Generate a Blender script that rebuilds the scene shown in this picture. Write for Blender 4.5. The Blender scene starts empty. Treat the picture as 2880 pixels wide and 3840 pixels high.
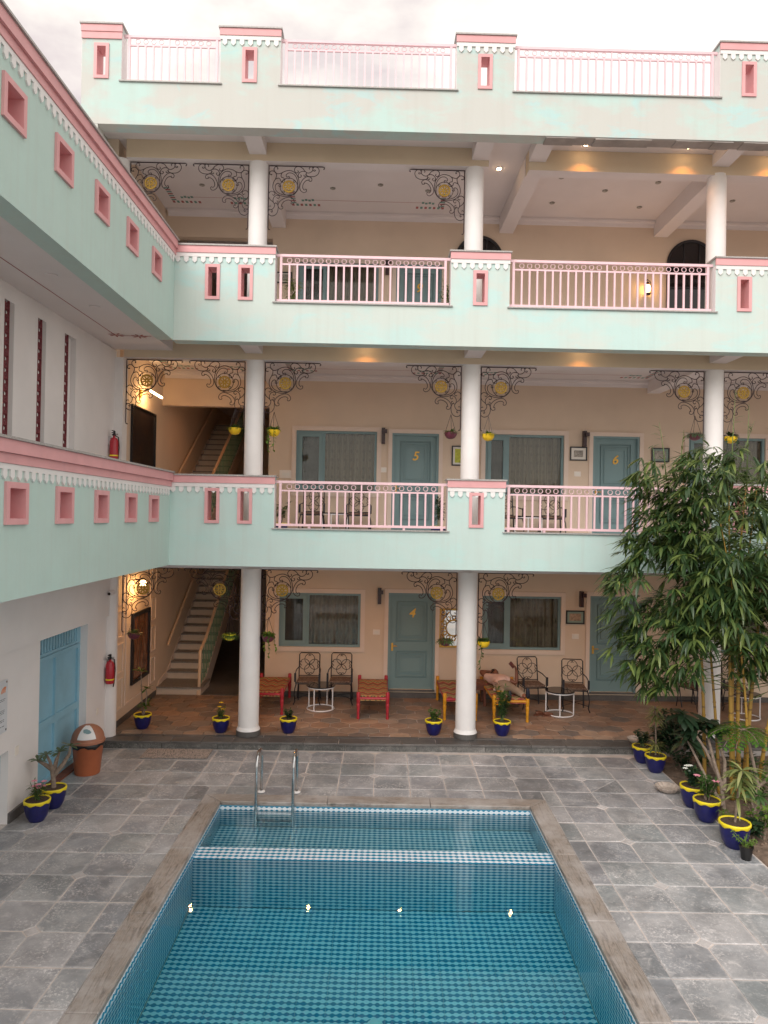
import bpy, bmesh, math, random
from mathutils import Matrix, Vector, Euler
R = random.Random(7)
PI = math.pi
S = bpy.context.scene
C = S.collection

# ------------------------------------------------------------------ camera, world, sun, exposure
cam = bpy.data.cameras.new('camera'); camo = bpy.data.objects.new('camera', cam); C.objects.link(camo)
cam.sensor_fit = 'HORIZONTAL'; cam.sensor_width = 36; cam.lens = 33.63
cam.clip_start = .05; cam.clip_end = 2000
camo.matrix_world = Matrix.Translation((0, 0, 4.01)) @ Matrix.Rotation(PI / 2 + .0071, 4, 'X') @ Matrix.Rotation(.0178, 4, 'Z')
S.camera = camo
SUN_EL, SUN_AZ = math.radians(38), math.radians(200)     # azimuth clockwise from +Y
W = bpy.data.worlds.new('World'); S.world = W; W.use_nodes = True
wn, wl = W.node_tree.nodes, W.node_tree.links
wn.clear()
sky = wn.new('ShaderNodeTexSky'); sky.sky_type = 'NISHITA'; sky.sun_disc = False
sky.sun_elevation = SUN_EL; sky.sun_rotation = SUN_AZ; sky.air_density = 1.5; sky.dust_density = 4
tcw = wn.new('ShaderNodeTexCoord'); mpw = wn.new('ShaderNodeMapping'); mpw.inputs['Scale'].default_value = (1, 1, 2.2)
nzw = wn.new('ShaderNodeTexNoise'); nzw.inputs['Scale'].default_value = 3.1; nzw.inputs['Detail'].default_value = 6; nzw.inputs['Roughness'].default_value = .55
rmw = wn.new('ShaderNodeValToRGB')
rmw.color_ramp.elements[0].position = .30; rmw.color_ramp.elements[0].color = (4.7, 4.05, 4.05, 1)
rmw.color_ramp.elements[1].position = .54; rmw.color_ramp.elements[1].color = (8.3, 7.9, 7.25, 1)
em_ = rmw.color_ramp.elements.new(.41); em_.color = (6.5, 5.95, 5.5, 1)
mxw = wn.new('ShaderNodeMix'); mxw.data_type = 'RGBA'; mxw.inputs['Factor'].default_value = .9
bgw = wn.new('ShaderNodeBackground'); bgw.inputs['Strength'].default_value = .1
ouw = wn.new('ShaderNodeOutputWorld')
wl.new(tcw.outputs['Generated'], mpw.inputs['Vector']); wl.new(mpw.outputs[0], nzw.inputs['Vector'])
wl.new(nzw.outputs['Fac'], rmw.inputs['Fac']); wl.new(sky.outputs[0], mxw.inputs[6]); wl.new(rmw.outputs[0], mxw.inputs[7])
wl.new(mxw.outputs[2], bgw.inputs['Color']); wl.new(bgw.outputs[0], ouw.inputs['Surface'])
sl = bpy.data.lights.new('sun', 'SUN'); sl.energy = 1.35; sl.angle = math.radians(45); sl.color = (1, .96, .92)
so = bpy.data.objects.new('sun', sl); C.objects.link(so)
sd = Vector((math.sin(SUN_AZ) * math.cos(SUN_EL), math.cos(SUN_AZ) * math.cos(SUN_EL), math.sin(SUN_EL)))
so.rotation_euler = sd.to_track_quat('Z', 'Y').to_euler(); so.location = (0, -5, 30)
vs = S.view_settings; vs.view_transform = 'Standard'; vs.look = 'None'; vs.gamma = 1; vs.exposure = .82
S.render.engine = 'CYCLES'; S.cycles.use_denoising = True; S.cycles.max_bounces = 9; S.cycles.diffuse_bounces = 5
S.cycles.transmission_bounces = 8; S.cycles.transparent_max_bounces = 12; S.cycles.sample_clamp_indirect = 6

# ------------------------------------------------------------------ helpers
FB = Matrix.Translation((0, 12.25, 0)) @ Matrix.Rotation(.0175, 4, 'Z') @ Matrix.Translation((0, -12.25, 0))
ID = Matrix.Identity(4)
FRAME = FB

class MB:
    def __init__(s): s.v = []; s.f = []
    def add(s, vs, fs):
        o = len(s.v); s.v += [tuple(x) for x in vs]; s.f += [tuple(i + o for i in f) for f in fs]; return s
    def box(s, x0, x1, y0, y1, z0, z1):
        if x0 > x1: x0, x1 = x1, x0
        if y0 > y1: y0, y1 = y1, y0
        if z0 > z1: z0, z1 = z1, z0
        return s.add([(x0,y0,z0),(x1,y0,z0),(x1,y1,z0),(x0,y1,z0),(x0,y0,z1),(x1,y0,z1),(x1,y1,z1),(x0,y1,z1)],
                     [(0,3,2,1),(4,5,6,7),(0,1,5,4),(1,2,6,5),(2,3,7,6),(3,0,4,7)])
    def prism(s, poly, z0, z1):           # poly ccw in xy
        n = len(poly)
        return s.add([(x,y,z0) for x,y in poly] + [(x,y,z1) for x,y in poly],
                     [tuple(range(n-1,-1,-1)), tuple(range(n,2*n))] + [(i,(i+1)%n,(i+1)%n+n,i+n) for i in range(n)])
    def prism_ax(s, poly, a0, a1, ax):    # poly of (p,q) extruded along ax: 'y' -> (p,a,q), 'x' -> (a,p,q)
        n = len(poly)
        g = (lambda p,q,a: (p,a,q)) if ax == 'y' else (lambda p,q,a: (a,p,q))
        return s.add([g(p,q,a0) for p,q in poly] + [g(p,q,a1) for p,q in poly],
                     [tuple(range(n)), tuple(range(2*n-1,n-1,-1))] + [(i+n,(i+1)%n+n,(i+1)%n,i) for i in range(n)])
    def tube(s, pts, r, n=5, closed=False):
        pts = [Vector(p) for p in pts]; m = len(pts)
        if m < 2: return s
        rr = r if isinstance(r, (list, tuple)) else [r] * m
        t0 = (pts[1] - pts[0]).normalized()
        a = Vector((0,0,1)) if abs(t0.z) < .9 else Vector((1,0,0))
        u = t0.cross(a).normalized(); vv = []; prev = t0
        for i, p in enumerate(pts):
            if closed: t = (pts[(i+1)%m] - pts[i-1]).normalized()
            else: t = (pts[min(i+1,m-1)] - pts[max(i-1,0)]).normalized()
            u = (u - t * u.dot(t))
            u = u.normalized() if u.length > 1e-6 else t.orthogonal().normalized()
            w = t.cross(u)
            for k in range(n):
                ang = 2*PI*k/n
                vv.append(p + (u*math.cos(ang) + w*math.sin(ang)) * rr[i])
        ff = []
        for i in range(m if closed else m-1):
            j = (i+1) % m
            for k in range(n): ff.append((i*n+k, i*n+(k+1)%n, j*n+(k+1)%n, j*n+k))
        if not closed: ff += [tuple(range(n-1,-1,-1)), tuple(range((m-1)*n, m*n))]
        return s.add(vv, ff)
    def lathe(s, prof, n=16, c=(0,0,0), capb=True, capt=True, fn=None):
        vv = []
        for r, z in prof:
            for k in range(n):
                a = 2*PI*k/n
                dz = fn(a, r, z) if fn else 0
                vv.append((c[0]+r*math.cos(a), c[1]+r*math.sin(a), c[2]+z+dz))
        ff = []
        for i in range(len(prof)-1):
            for k in range(n): ff.append((i*n+k, i*n+(k+1)%n, (i+1)*n+(k+1)%n, (i+1)*n+k))
        if capb: ff.append(tuple(range(n-1,-1,-1)))
        if capt: ff.append(tuple(range((len(prof)-1)*n, len(prof)*n)))
        return s.add(vv, ff)
    def wall(s, ax, a0, a1, z0, z1, b0, b1, holes=()):
        A = sorted({a0, a1} | {q for h in holes for q in (h[0], h[1]) if a0 < q < a1})
        Z = sorted({z0, z1} | {q for h in holes for q in (h[2], h[3]) if z0 < q < z1})
        na, nz = len(A)-1, len(Z)-1
        def solid(i, j):
            if i < 0 or j < 0 or i >= na or j >= nz: return False
            ca, cz = (A[i]+A[i+1])/2, (Z[j]+Z[j+1])/2
            return not any(h[0] < ca < h[1] and h[2] < cz < h[3] for h in holes)
        P = (lambda a,b,z: (a,b,z)) if ax == 'x' else (lambda a,b,z: (b,a,z))
        for i in range(na):
            for j in range(nz):
                if not solid(i,j): continue
                l, r_, d, u = A[i], A[i+1], Z[j], Z[j+1]
                q = lambda *p: s.add(p, [(0,1,2,3)])
                q(P(l,b0,d),P(r_,b0,d),P(r_,b0,u),P(l,b0,u)); q(P(r_,b1,d),P(l,b1,d),P(l,b1,u),P(r_,b1,u))
                if not solid(i-1,j): q(P(l,b1,d),P(l,b0,d),P(l,b0,u),P(l,b1,u))
                if not solid(i+1,j): q(P(r_,b0,d),P(r_,b1,d),P(r_,b1,u),P(r_,b0,u))
                if not solid(i,j-1): q(P(l,b1,d),P(r_,b1,d),P(r_,b0,d),P(l,b0,d))
                if not solid(i,j+1): q(P(l,b0,u),P(r_,b0,u),P(r_,b1,u),P(l,b1,u))
        return s
    def leaf(s, p, d, L, w, droop=.3, segs=3, fold=.25, side=None, prof=None):
        p = Vector(p); d = Vector(d).normalized()
        sd_ = Vector(side).normalized() if side else d.cross(Vector((0,0,1)))
        if sd_.length < 1e-3: sd_ = Vector((1,0,0))
        sd_.normalize(); up = sd_.cross(d)
        pr = prof or (.28, 1, .72, 0) if segs == 3 else None
        if pr is None: pr = [max(.0, math.sin(PI*(.08+.92*i/segs))**.8) for i in range(segs)] + [0]
        vv = []; cur = Vector(p); dd = Vector(d)
        for i in range(segs+1):
            ww = w*.5*pr[i]
            nu = sd_.cross(dd)
            vv += [cur - sd_*ww + nu*ww*fold, cur, cur + sd_*ww + nu*ww*fold]
            dd = (dd + Vector((0,0,-droop/segs))).normalized(); cur = cur + dd*(L/segs)
        ff = []
        for i in range(segs):
            a = i*3
            if i == segs-1: ff += [(a,a+1,a+4), (a+1,a+2,a+4)]
            else: ff += [(a,a+1,a+4,a+3), (a+1,a+2,a+5,a+4)]
        return s.add(vv, ff)
    def mesh(s, name, m=None, smooth=False):
        me = bpy.data.meshes.new(name); me.from_pydata(s.v, [], s.f); me.validate(); me.update()
        if m: me.materials.append(M[m])
        if smooth: me.polygons.foreach_set('use_smooth', [True]*len(me.polygons))
        return me
    def build(s, name, m, parent=None, smooth=False, recalc=True, loc=None, rot=None):
        me = s.mesh(name, m, smooth)
        if recalc:
            bm = bmesh.new(); bm.from_mesh(me); bmesh.ops.recalc_face_normals(bm, faces=bm.faces); bm.to_mesh(me); bm.free()
        return put(name, me, parent, loc, rot)

def put(name, me, parent=None, loc=None, rot=None, scale=None):
    o = bpy.data.objects.new(name, me); C.objects.link(o)
    m = Matrix.LocRotScale(Vector(loc or (0,0,0)), Euler(rot or (0,0,0)), Vector(scale or (1,1,1)))
    if parent is not None: o.parent = parent; o.matrix_basis = m
    else: o.matrix_basis = FRAME @ m
    return o
def tag(o, label, cat, group=None):
    o['label'] = label; o['category'] = cat
    if group: o['group'] = group
    return o
def thing(name, label, cat, loc=(0,0,0), rz=0, group=None, scale=None):
    return tag(put(name, None, None, loc, (0,0,rz), scale), label, cat, group)
def kind(o, k): o['kind'] = k; return o
def copy_tree(o, loc=None, rz=0, label=None, group=None, scale=None, parent=None):
    c = o.copy(); C.objects.link(c); c.parent = parent
    if parent is None:
        c.matrix_basis = FRAME @ Matrix.LocRotScale(Vector(loc), Euler((0,0,rz)), Vector(scale or (1,1,1)))
        if label: c['label'] = label
        if group: c['group'] = group
    for ch in o.children:
        k = copy_tree(ch, parent=c); k.matrix_basis = ch.matrix_basis.copy()
    return c
def smooth_by_angle(o):
    me = o.data
    me.polygons.foreach_set('use_smooth', [True]*len(me.polygons))
    try: me.set_sharp_from_angle(angle=math.radians(40))
    except Exception: pass
    return o

# ------------------------------------------------------------------ materials
M = {}
def new_mat(name):
    m = bpy.data.materials.new(name); m.use_nodes = True; M[name] = m
    nt = m.node_tree; return m, nt.nodes, nt.links, nt.nodes['Principled BSDF']
def node(n, t, **kw):
    x = n.new(t)
    for k, v in kw.items(): setattr(x, k, v)
    return x
def mixc(n, l, fac, a, b):
    x = n.new('ShaderNodeMix'); x.data_type = 'RGBA'
    for sock, val in ((x.inputs[0], fac), (x.inputs[6], a), (x.inputs[7], b)):
        if hasattr(val, 'is_output') or isinstance(val, bpy.types.NodeSocket): l.new(val, sock)
        elif isinstance(val, (int, float)): sock.default_value = val
        else: sock.default_value = (*val, 1) if len(val) == 3 else val
    return x.outputs[2]
def noise(n, l, scale, detail=4, rough=.55, vec=None, sc3=None, coord='Object', dist=0):
    t = n.new('ShaderNodeTexNoise'); t.inputs['Scale'].default_value = scale; t.inputs['Detail'].default_value = detail
    t.inputs['Roughness'].default_value = rough; t.inputs['Distortion'].default_value = dist
    if vec is None:
        tc = n.new('ShaderNodeTexCoord'); vec = tc.outputs[coord]
    if sc3:
        mp = n.new('ShaderNodeMapping'); mp.inputs['Scale'].default_value = sc3; l.new(vec, mp.inputs[0]); vec = mp.outputs[0]
    l.new(vec, t.inputs['Vector']); return t.outputs['Fac']
def ramp(n, l, fac, stops, const=False):
    r = n.new('ShaderNodeValToRGB'); cr = r.color_ramp
    if const: cr.interpolation = 'CONSTANT'
    while len(cr.elements) < len(stops): cr.elements.new(.5)
    for e, (p, c) in zip(cr.elements, stops):
        e.position = p; e.color = (*c, 1) if isinstance(c, (tuple, list)) else (c, c, c, 1)
    l.new(fac, r.inputs[0]); return r.outputs[0]
def bump(n, l, h, b, strength=.2, dist=.01):
    x = n.new('ShaderNodeBump'); x.inputs['Strength'].default_value = strength; x.inputs['Distance'].default_value = dist
    l.new(h, x.inputs['Height']); l.new(x.outputs[0], b.inputs['Normal'])
def math_(n, l, op, a, b=None):
    x = n.new('ShaderNodeMath'); x.operation = op
    for i, v in enumerate((a, b)):
        if v is None: continue
        if isinstance(v, (int, float)): x.inputs[i].default_value = v
        else: l.new(v, x.inputs[i])
    return x.outputs[0]
def sc(c, k): return tuple(min(1, x*k) for x in c)
def plain(name, c, rough=.6, var=.12, scale=6, metal=0, bmp=0, bsc=40, spec=.5, coat=0, detail=5):
    m, n, l, b = new_mat(name)
    f = noise(n, l, scale, detail)
    f2 = ramp(n, l, f, [(.3, 0.0), (.7, 1.0)])
    l.new(mixc(n, l, f2, sc(c, 1-var), sc(c, 1+var)), b.inputs['Base Color'])
    b.inputs['Roughness'].default_value = rough; b.inputs['Metallic'].default_value = metal
    b.inputs['Specular IOR Level'].default_value = spec; b.inputs['Coat Weight'].default_value = coat
    if bmp: bump(n, l, noise(n, l, bsc, 5), b, bmp, .01)
    return m
def mint(name, base, p1, p2, a1, a2):
    m, n, l, b = new_mat(name)
    f1 = ramp(n, l, noise(n, l, .9, 5, .6, sc3=(1, 1, 1.9), dist=.3), [(.5-.16*a1, 0.0), (.62-.1*a1, 1.0)])
    f2 = ramp(n, l, noise(n, l, 1.15, 6, .65, sc3=(.8, .8, 1.7), dist=.6), [(.56, 0.0), (.63, 1.0)])
    f3 = noise(n, l, 3, 6)
    st = ramp(n, l, noise(n, l, 2.6, 6, .6, sc3=(3.2, 3.2, .16)), [(.48, 0.0), (.72, 1.0)])
    c = mixc(n, l, f3, sc(base, .93), sc(base, 1.06))
    c = mixc(n, l, math_(n, l, 'MULTIPLY', f1, a1), c, p1)
    c = mixc(n, l, math_(n, l, 'MULTIPLY', f2, a2), c, p2)
    c = mixc(n, l, math_(n, l, 'MULTIPLY', st, .17), c, (.47, .46, .42))
    l.new(c, b.inputs['Base Color']); b.inputs['Roughness'].default_value = .75; b.inputs['Specular IOR Level'].default_value = .25
    bump(n, l, noise(n, l, 26, 6), b, .12, .01)
MINT = (.50, .655, .625)
mint('mint_roof', MINT, (.57, .555, .53), (.43, .655, .67), .88, .6)
mint('mint_upper', (.52, .68, .66), (.61, .63, .59), (.47, .70, .70), .65, .55)
mint('mint_lower', (.51, .665, .64), (.56, .645, .62), (.47, .70, .68), .4, .4)
mint('mint_wing', (.50, .645, .605), (.51, .63, .6), (.48, .66, .62), .25, .2)
plain('pink', (.71, .36, .375), .55, .06, 4, bmp=.06)
plain('pink_metal', (.80, .55, .60), .42, .05, 5)
plain('white', (.78, .755, .755), .6, .04, 3, bmp=.08, bsc=60)
plain('white_wall', (.78, .745, .745), .75, .05, 1.2, bmp=.08)
plain('ceiling', (.73, .68, .68), .8, .04, 1)
plain('cream', (.68, .55, .435), .75, .05, 1.1, bmp=.08)
plain('cream_beam', (.66, .54, .40), .75, .05, 1.4, bmp=.08)
plain('cream_trim', (.72, .60, .52), .6, .04, 3)
plain('teal', (.19, .30, .325), .45, .05, 3)
plain('teal_door', (.175, .28, .30), .42, .05, 2)
plain('gate_blue', (.25, .47, .60), .45, .08, 3)
plain('pale_blue', (.42, .52, .56), .5, .08, 3)
plain('iron', (.028, .012, .018), .45, .2, 20)
plain('black_metal', (.012, .012, .018), .4, .2, 20)
plain('white_metal', (.75, .73, .75), .35, .04, 6)
plain('gold', (.50, .31, .055), .4, .15, 30, metal=.25)
plain('brass', (.72, .42, .07), .35, .1, 20, metal=.3)
plain('granite', (.38, .36, .35), .4, .45, 140, detail=3)
plain('step_dark', (.21, .195, .185), .5, .25, 30)
plain('step_riser', (.56, .49, .43), .6, .06, 6)
plain('rail_cream', (.66, .5, .36), .5, .06, 6)
plain('baluster_green', (.13, .28, .19), .5, .1, 6)
plain('dark_red', (.19, .035, .045), .6, .2, 12)
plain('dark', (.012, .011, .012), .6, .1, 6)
plain('maroon_plate', (.035, .010, .014), .35, .1, 12)
plain('pot_blue', (.008, .009, .095), .36, .25, 14, coat=.08)
plain('pot_yellow', (.85, .68, .02), .38, .08, 14)
plain('soil_pot', (.07, .045, .03), .95, .4, 40, bmp=.6)
plain('hang_yellow', (.83, .55, .02), .35, .06, 8)
plain('hang_purple', (.12, .025, .045), .4, .1, 8)
plain('hang_lime', (.78, .72, .02), .35, .06, 8)
plain('red_paint', (.42, .012, .03), .35, .1, 12, coat=.2)
plain('red_wood', (.40, .02, .035), .45, .2, 12)
plain('yellow_wood', (.60, .27, .012), .45, .18, 12)
plain('brown_wood', (.17, .055, .03), .5, .3, 10)
plain('bin_orange', (.42, .12, .05), .45, .08, 5)
plain('bin_lid', (.36, .15, .09), .5, .06, 5)
plain('black_plastic', (.01, .01, .011), .35, .1, 20)
plain('steel', (.62, .63, .64), .16, .05, 10, metal=1)
plain('skin', (.21, .085, .05), .55, .08, 12)
plain('hair', (.012, .009, .008), .6, .2, 60)
plain('shirt', (.70, .50, .45), .85, .06, 9, bmp=.15)
plain('trousers', (.30, .235, .18), .85, .1, 9, bmp=.15)
plain('navy', (.012, .014, .028), .6, .2, 20)
plain('leather', (.15, .055, .03), .5, .25, 25)
plain('bark', (.23, .175, .14), .85, .3, 22, bmp=.4)
plain('stem_green', (.12, .17, .05), .6, .2, 14)
plain('flower_pink', (.75, .30, .38), .6, .2, 30)
plain('flower_yellow', (.90, .62, .02), .6, .15, 30)
plain('flower_orange', (.85, .33, .01), .6, .15, 30)
plain('flower_white', (.85, .85, .80), .6, .1, 30)
plain('soil', (.165, .115, .085), .95, .45, 9, bmp=.8, bsc=30, detail=9)
plain('concrete', (.33, .30, .285), .85, .2, 2.5, bmp=.2)
plain('ground', (.22, .20, .18), .9, .25, .6)
plain('grout', (.50, .44, .41), .9, .25, 3, bmp=.3)
plain('pool_grout', (.42, .50, .53), .7, .1, 8)
plain('paper', (.78, .75, .70), .7, .04, 4)
plain('photo_grey', (.30, .28, .25), .6, .55, 22)
plain('photo_sepia', (.34, .24, .17), .6, .5, 18)
plain('photo_green', (.45, .48, .06), .6, .3, 16)
plain('mount_green', (.24, .33, .29), .7, .05, 6)
plain('bowl_stone', (.42, .355, .31), .75, .15, 14, bmp=.2)
plain('phone', (.16, .05, .05), .3, .2, 6)
plain('switch', (.80, .74, .68), .4, .02, 6)
plain('ornament_red', (.36, .10, .10), .7, .3, 30)
plain('ornament_green', (.13, .28, .24), .7, .3, 30)
plain('print_ink', (.05, .06, .08), .6, .1, 30)
plain('print_orange', (.6, .2, .08), .6, .1, 30)
plain('board', (.62, .64, .68), .5, .05, 4)
plain('curtain_dark', (.115, .105, .10), .9, .25, 5)

def emis(name, c, st):
    m, n, l, b = new_mat(name); e = n.new('ShaderNodeEmission'); e.inputs[0].default_value = (*c, 1); e.inputs[1].default_value = st
    l.new(e.outputs[0], n['Material Output'].inputs[0])
emis('lamp_warm', (1, .62, .26), 14); emis('lamp_tube', (1, .75, .4), 16); emis('lamp_dot', (1, .66, .34), 30); emis('lantern_glow', (1, .55, .16), 9)

def leafmat(name, c0, c1, c2, trans=.25, rough=.42, stripe=None):
    m, n, l, b = new_mat(name)
    g = n.new('ShaderNodeNewGeometry')
    col = ramp(n, l, g.outputs['Random Per Island'], [(0, c0), (.55, c1), (1, c2)])
    l.new(col, b.inputs['Base Color']); b.inputs['Roughness'].default_value = rough
    tr = n.new('ShaderNodeBsdfTranslucent'); l.new(mixc(n, l, .5, col, (.25, .4, .04)), tr.inputs[0])
    mx = n.new('ShaderNodeMixShader'); mx.inputs[0].default_value = trans
    l.new(b.outputs[0], mx.inputs[1]); l.new(tr.outputs[0], mx.inputs[2]); l.new(mx.outputs[0], n['Material Output'].inputs[0])
leafmat('leaf_bamboo', (.020, .046, .018), (.043, .085, .030), (.17, .22, .06), .2, .33)
leafmat('leaf_dark', (.014, .034, .020), (.022, .048, .026), (.035, .07, .03), .1, .35)
leafmat('leaf_mid', (.03, .075, .02), (.05, .11, .03), (.09, .16, .04), .25)
leafmat('leaf_light', (.06, .13, .02), (.11, .21, .03), (.19, .30, .05), .3)
leafmat('leaf_grey', (.06, .09, .055), (.085, .125, .07), (.12, .16, .09), .2)
leafmat('leaf_varieg', (.10, .13, .045), (.22, .25, .09), (.38, .38, .16), .25)
leafmat('leaf_fern', (.035, .10, .015), (.07, .17, .02), (.12, .24, .04), .35)

# bamboo culm
m, n, l, b = new_mat('culm'); tc = n.new('ShaderNodeTexCoord')
w_ = n.new('ShaderNodeTexWave'); w_.wave_type = 'BANDS'; w_.bands_direction = 'Z'; w_.inputs['Scale'].default_value = 1.25; w_.inputs['Distortion'].default_value = .15
l.new(tc.outputs['Object'], w_.inputs['Vector'])
f = ramp(n, l, w_.outputs['Fac'], [(.0, 1.0), (.05, 0.0)])
cc = mixc(n, l, noise(n, l, 7, 4), (.28, .155, .03), (.46, .285, .06))
l.new(mixc(n, l, f, cc, (.16, .09, .03)), b.inputs['Base Color']); b.inputs['Roughness'].default_value = .38

# paving slate : varies from slab to slab
def stone(name, stops, wear, rough=.55, nscale=3.0, wearamt=.55, bs=.35):
    m, n, l, b = new_mat(name)
    oi = n.new('ShaderNodeObjectInfo'); tc = n.new('ShaderNodeTexCoord')
    va = n.new('ShaderNodeVectorMath'); va.operation = 'MULTIPLY_ADD'
    va.inputs[1].default_value = (37, 61, 13)
    cb = n.new('ShaderNodeCombineXYZ')
    for i in range(3): l.new(oi.outputs['Random'], cb.inputs[i])
    l.new(cb.outputs[0], va.inputs[0]); l.new(tc.outputs['Object'], va.inputs[2])
    v = va.outputs[0]
    base = ramp(n, l, oi.outputs['Random'], stops)
    nf = noise(n, l, nscale, 8, .62, vec=v, dist=.6)
    base = mixc(n, l, ramp(n, l, nf, [(.32, 0.0), (.7, 1.0)]), mixc(n, l, .35, base, (.02, .022, .025)), base)
    wf = ramp(n, l, noise(n, l, nscale*3.4, 9, .7, vec=v, dist=1.0), [(.55, 0.0), (.74, 1.0)])
    base = mixc(n, l, math_(n, l, 'MULTIPLY', wf, wearamt), base, wear)
    wf2 = ramp(n, l, noise(n, l, nscale*.55, 6, .7, vec=v, dist=.8), [(.46, 0.0), (.68, 1.0)])
    base = mixc(n, l, math_(n, l, 'MULTIPLY', wf2, wearamt*.5), base, wear)
    at_ = n.new('ShaderNodeAttribute'); at_.attribute_name = 'wear'
    ew = ramp(n, l, math_(n, l, 'MULTIPLY', at_.outputs['Fac'], noise(n, l, nscale*2.2, 7, .7, vec=v, dist=.6)), [(.36, 0.0), (.56, 1.0)])
    base = mixc(n, l, math_(n, l, 'MULTIPLY', ew, wearamt*.42), base, wear)
    wf3 = ramp(n, l, noise(n, l, nscale*14, 6, .75, vec=v, dist=.4), [(.52, 0.0), (.62, 1.0)])
    base = mixc(n, l, math_(n, l, 'MULTIPLY', math_(n, l, 'MULTIPLY', wf3, ramp(n, l, noise(n, l, nscale*.9, 4, .6, vec=v), [(.42, 0.0), (.62, 1.0)])), wearamt), base, sc(wear, 1.15))
    gp = n.new('ShaderNodeNewGeometry')
    dk = ramp(n, l, noise(n, l, .7, 7, .68, vec=gp.outputs['Position'], dist=.5), [(.36, .62), (.62, 1.0)])
    hs = n.new('ShaderNodeHueSaturation'); hs.inputs['Saturation'].default_value = 1; l.new(base, hs.inputs['Color']); l.new(dk, hs.inputs['Value']); base = hs.outputs[0]
    l.new(base, b.inputs['Base Color'])
    l.new(ramp(n, l, nf, [(.2, rough-.12), (.8, rough+.15)]), b.inputs['Roughness'])
    bump(n, l, noise(n, l, nscale*5, 8, .7, vec=v), b, bs, .012)
stone('slate', [(0, (.29, .305, .335)), (.3, (.41, .41, .43)), (.5, (.31, .335, .35)), (.7, (.47, .46, .475)), (.85, (.25, .265, .285)), (1, (.38, .38, .41))], (.70, .67, .67), .46, 2.6, .8, .55)
stone('diamond_stone', [(0, (.56, .53, .53)), (1, (.66, .62, .62))], (.74, .70, .69), .6, 5, .3)
stone('hex_stone', [(0, (.42, .25, .165)), (.2, (.34, .225, .165)), (.35, (.22, .185, .165)), (.5, (.49, .32, .22)), (.65, (.19, .17, .16)), (.8, (.44, .285, .20)), (.92, (.28, .23, .195)), (1, (.51, .36, .265))], (.42, .30, .22), .5, 3.5, .35, .25)
stone('border_stone', [(0, (.105, .10, .098)), (1, (.15, .14, .135))], (.27, .25, .235), .45, 3, .3, .25)
stone('riser_stone', [(0, (.10, .105, .10)), (1, (.15, .15, .145))], (.46, .43, .41), .6, 5, .75, .9)
for nm_, s3_ in (('coping', (2.6, .30, 1)), ('coping_cross', (.30, 2.6, 1))):
    m, n, l, b = new_mat(nm_)
    nf = noise(n, l, 5, 9, .68, sc3=s3_, dist=2.2)
    c1 = ramp(n, l, nf, [(.30, (.075, .065, .058)), (.43, (.20, .17, .15)), (.52, (.31, .27, .24)), (.60, (.21, .185, .17)), (.74, (.46, .43, .41))])
    c2 = mixc(n, l, ramp(n, l, noise(n, l, 1.3, 7, .7), [(.44, 0.0), (.64, .75)]), c1, (.44, .415, .41))
    l.new(c2, b.inputs['Base Color']); b.inputs['Roughness'].default_value = .42
    bump(n, l, nf, b, .4, .012)

# pool tile with ogee lanterns ; ax = which object axes carry the print
def tilemat(name, ax, p=.074, light=(.67, .745, .81), blue=(.015, .20, .345)):
    m, n, l, b = new_mat(name)
    tc = n.new('ShaderNodeTexCoord'); sp = n.new('ShaderNodeSeparateXYZ'); l.new(tc.outputs['Object'], sp.inputs[0])
    u, v = sp.outputs[ax[0]], sp.outputs[ax[1]]
    k = 2*PI/p
    cu = math_(n, l, 'COSINE', math_(n, l, 'MULTIPLY', u, k)); cv = math_(n, l, 'COSINE', math_(n, l, 'MULTIPLY', v, k))
    c3 = math_(n, l, 'MULTIPLY', math_(n, l, 'MULTIPLY', cv, math_(n, l, 'MULTIPLY', cu, cu)), .45)
    s_ = math_(n, l, 'ADD', math_(n, l, 'ADD', cu, cv), c3)
    f = ramp(n, l, math_(n, l, 'MULTIPLY_ADD', s_, .25), [(.49, 0.0), (.53, 1.0)])
    f_ = f.node.inputs[0].links[0].from_node; f_.inputs[2].default_value = .5
    bl = mixc(n, l, noise(n, l, 3, 3, coord='Object'), sc(blue, .8), sc(blue, 1.3))
    l.new(mixc(n, l, f, light, bl), b.inputs['Base Color']); b.inputs['Roughness'].default_value = .18
tilemat('tile_print', (0, 1)); tilemat('tile_print_side', (1, 2))

# water
m, n, l, b = new_mat('water')
n.remove(b)
gl = n.new('ShaderNodeBsdfGlass'); gl.inputs['IOR'].default_value = 1.33; gl.inputs['Roughness'].default_value = 0
va = n.new('ShaderNodeVolumeAbsorption'); va.inputs['Color'].default_value = (0, .85, .92, 1); va.inputs['Density'].default_value = .52
bp = n.new('ShaderNodeBump'); bp.inputs['Strength'].default_value = .11; bp.inputs['Distance'].default_value = .02
l.new(noise(n, l, 3.2, 3), bp.inputs['Height']); l.new(bp.outputs[0], gl.inputs['Normal'])
l.new(gl.outputs[0], n['Material Output'].inputs['Surface']); l.new(va.outputs[0], n['Material Output'].inputs['Volume'])

# thin window glass
m, n, l, b = new_mat('glass'); n.remove(b)
tr = n.new('ShaderNodeBsdfTransparent'); tr.inputs[0].default_value = (.90, .93, .93, 1)
gg = n.new('ShaderNodeBsdfGlossy'); gg.inputs['Roughness'].default_value = .03
fr = n.new('ShaderNodeFresnel'); fr.inputs[0].default_value = 1.5
mx = n.new('ShaderNodeMixShader'); l.new(math_(n, l, 'MULTIPLY', fr.outputs[0], .8), mx.inputs[0])
l.new(tr.outputs[0], mx.inputs[1]); l.new(gg.outputs[0], mx.inputs[2]); l.new(mx.outputs[0], n['Material Output'].inputs[0])
plain('mirror', (.75, .74, .72), .05, .02, 3, metal=1)
plain('glass_black', (.012, .010, .012), .05, .1, 3)

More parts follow.
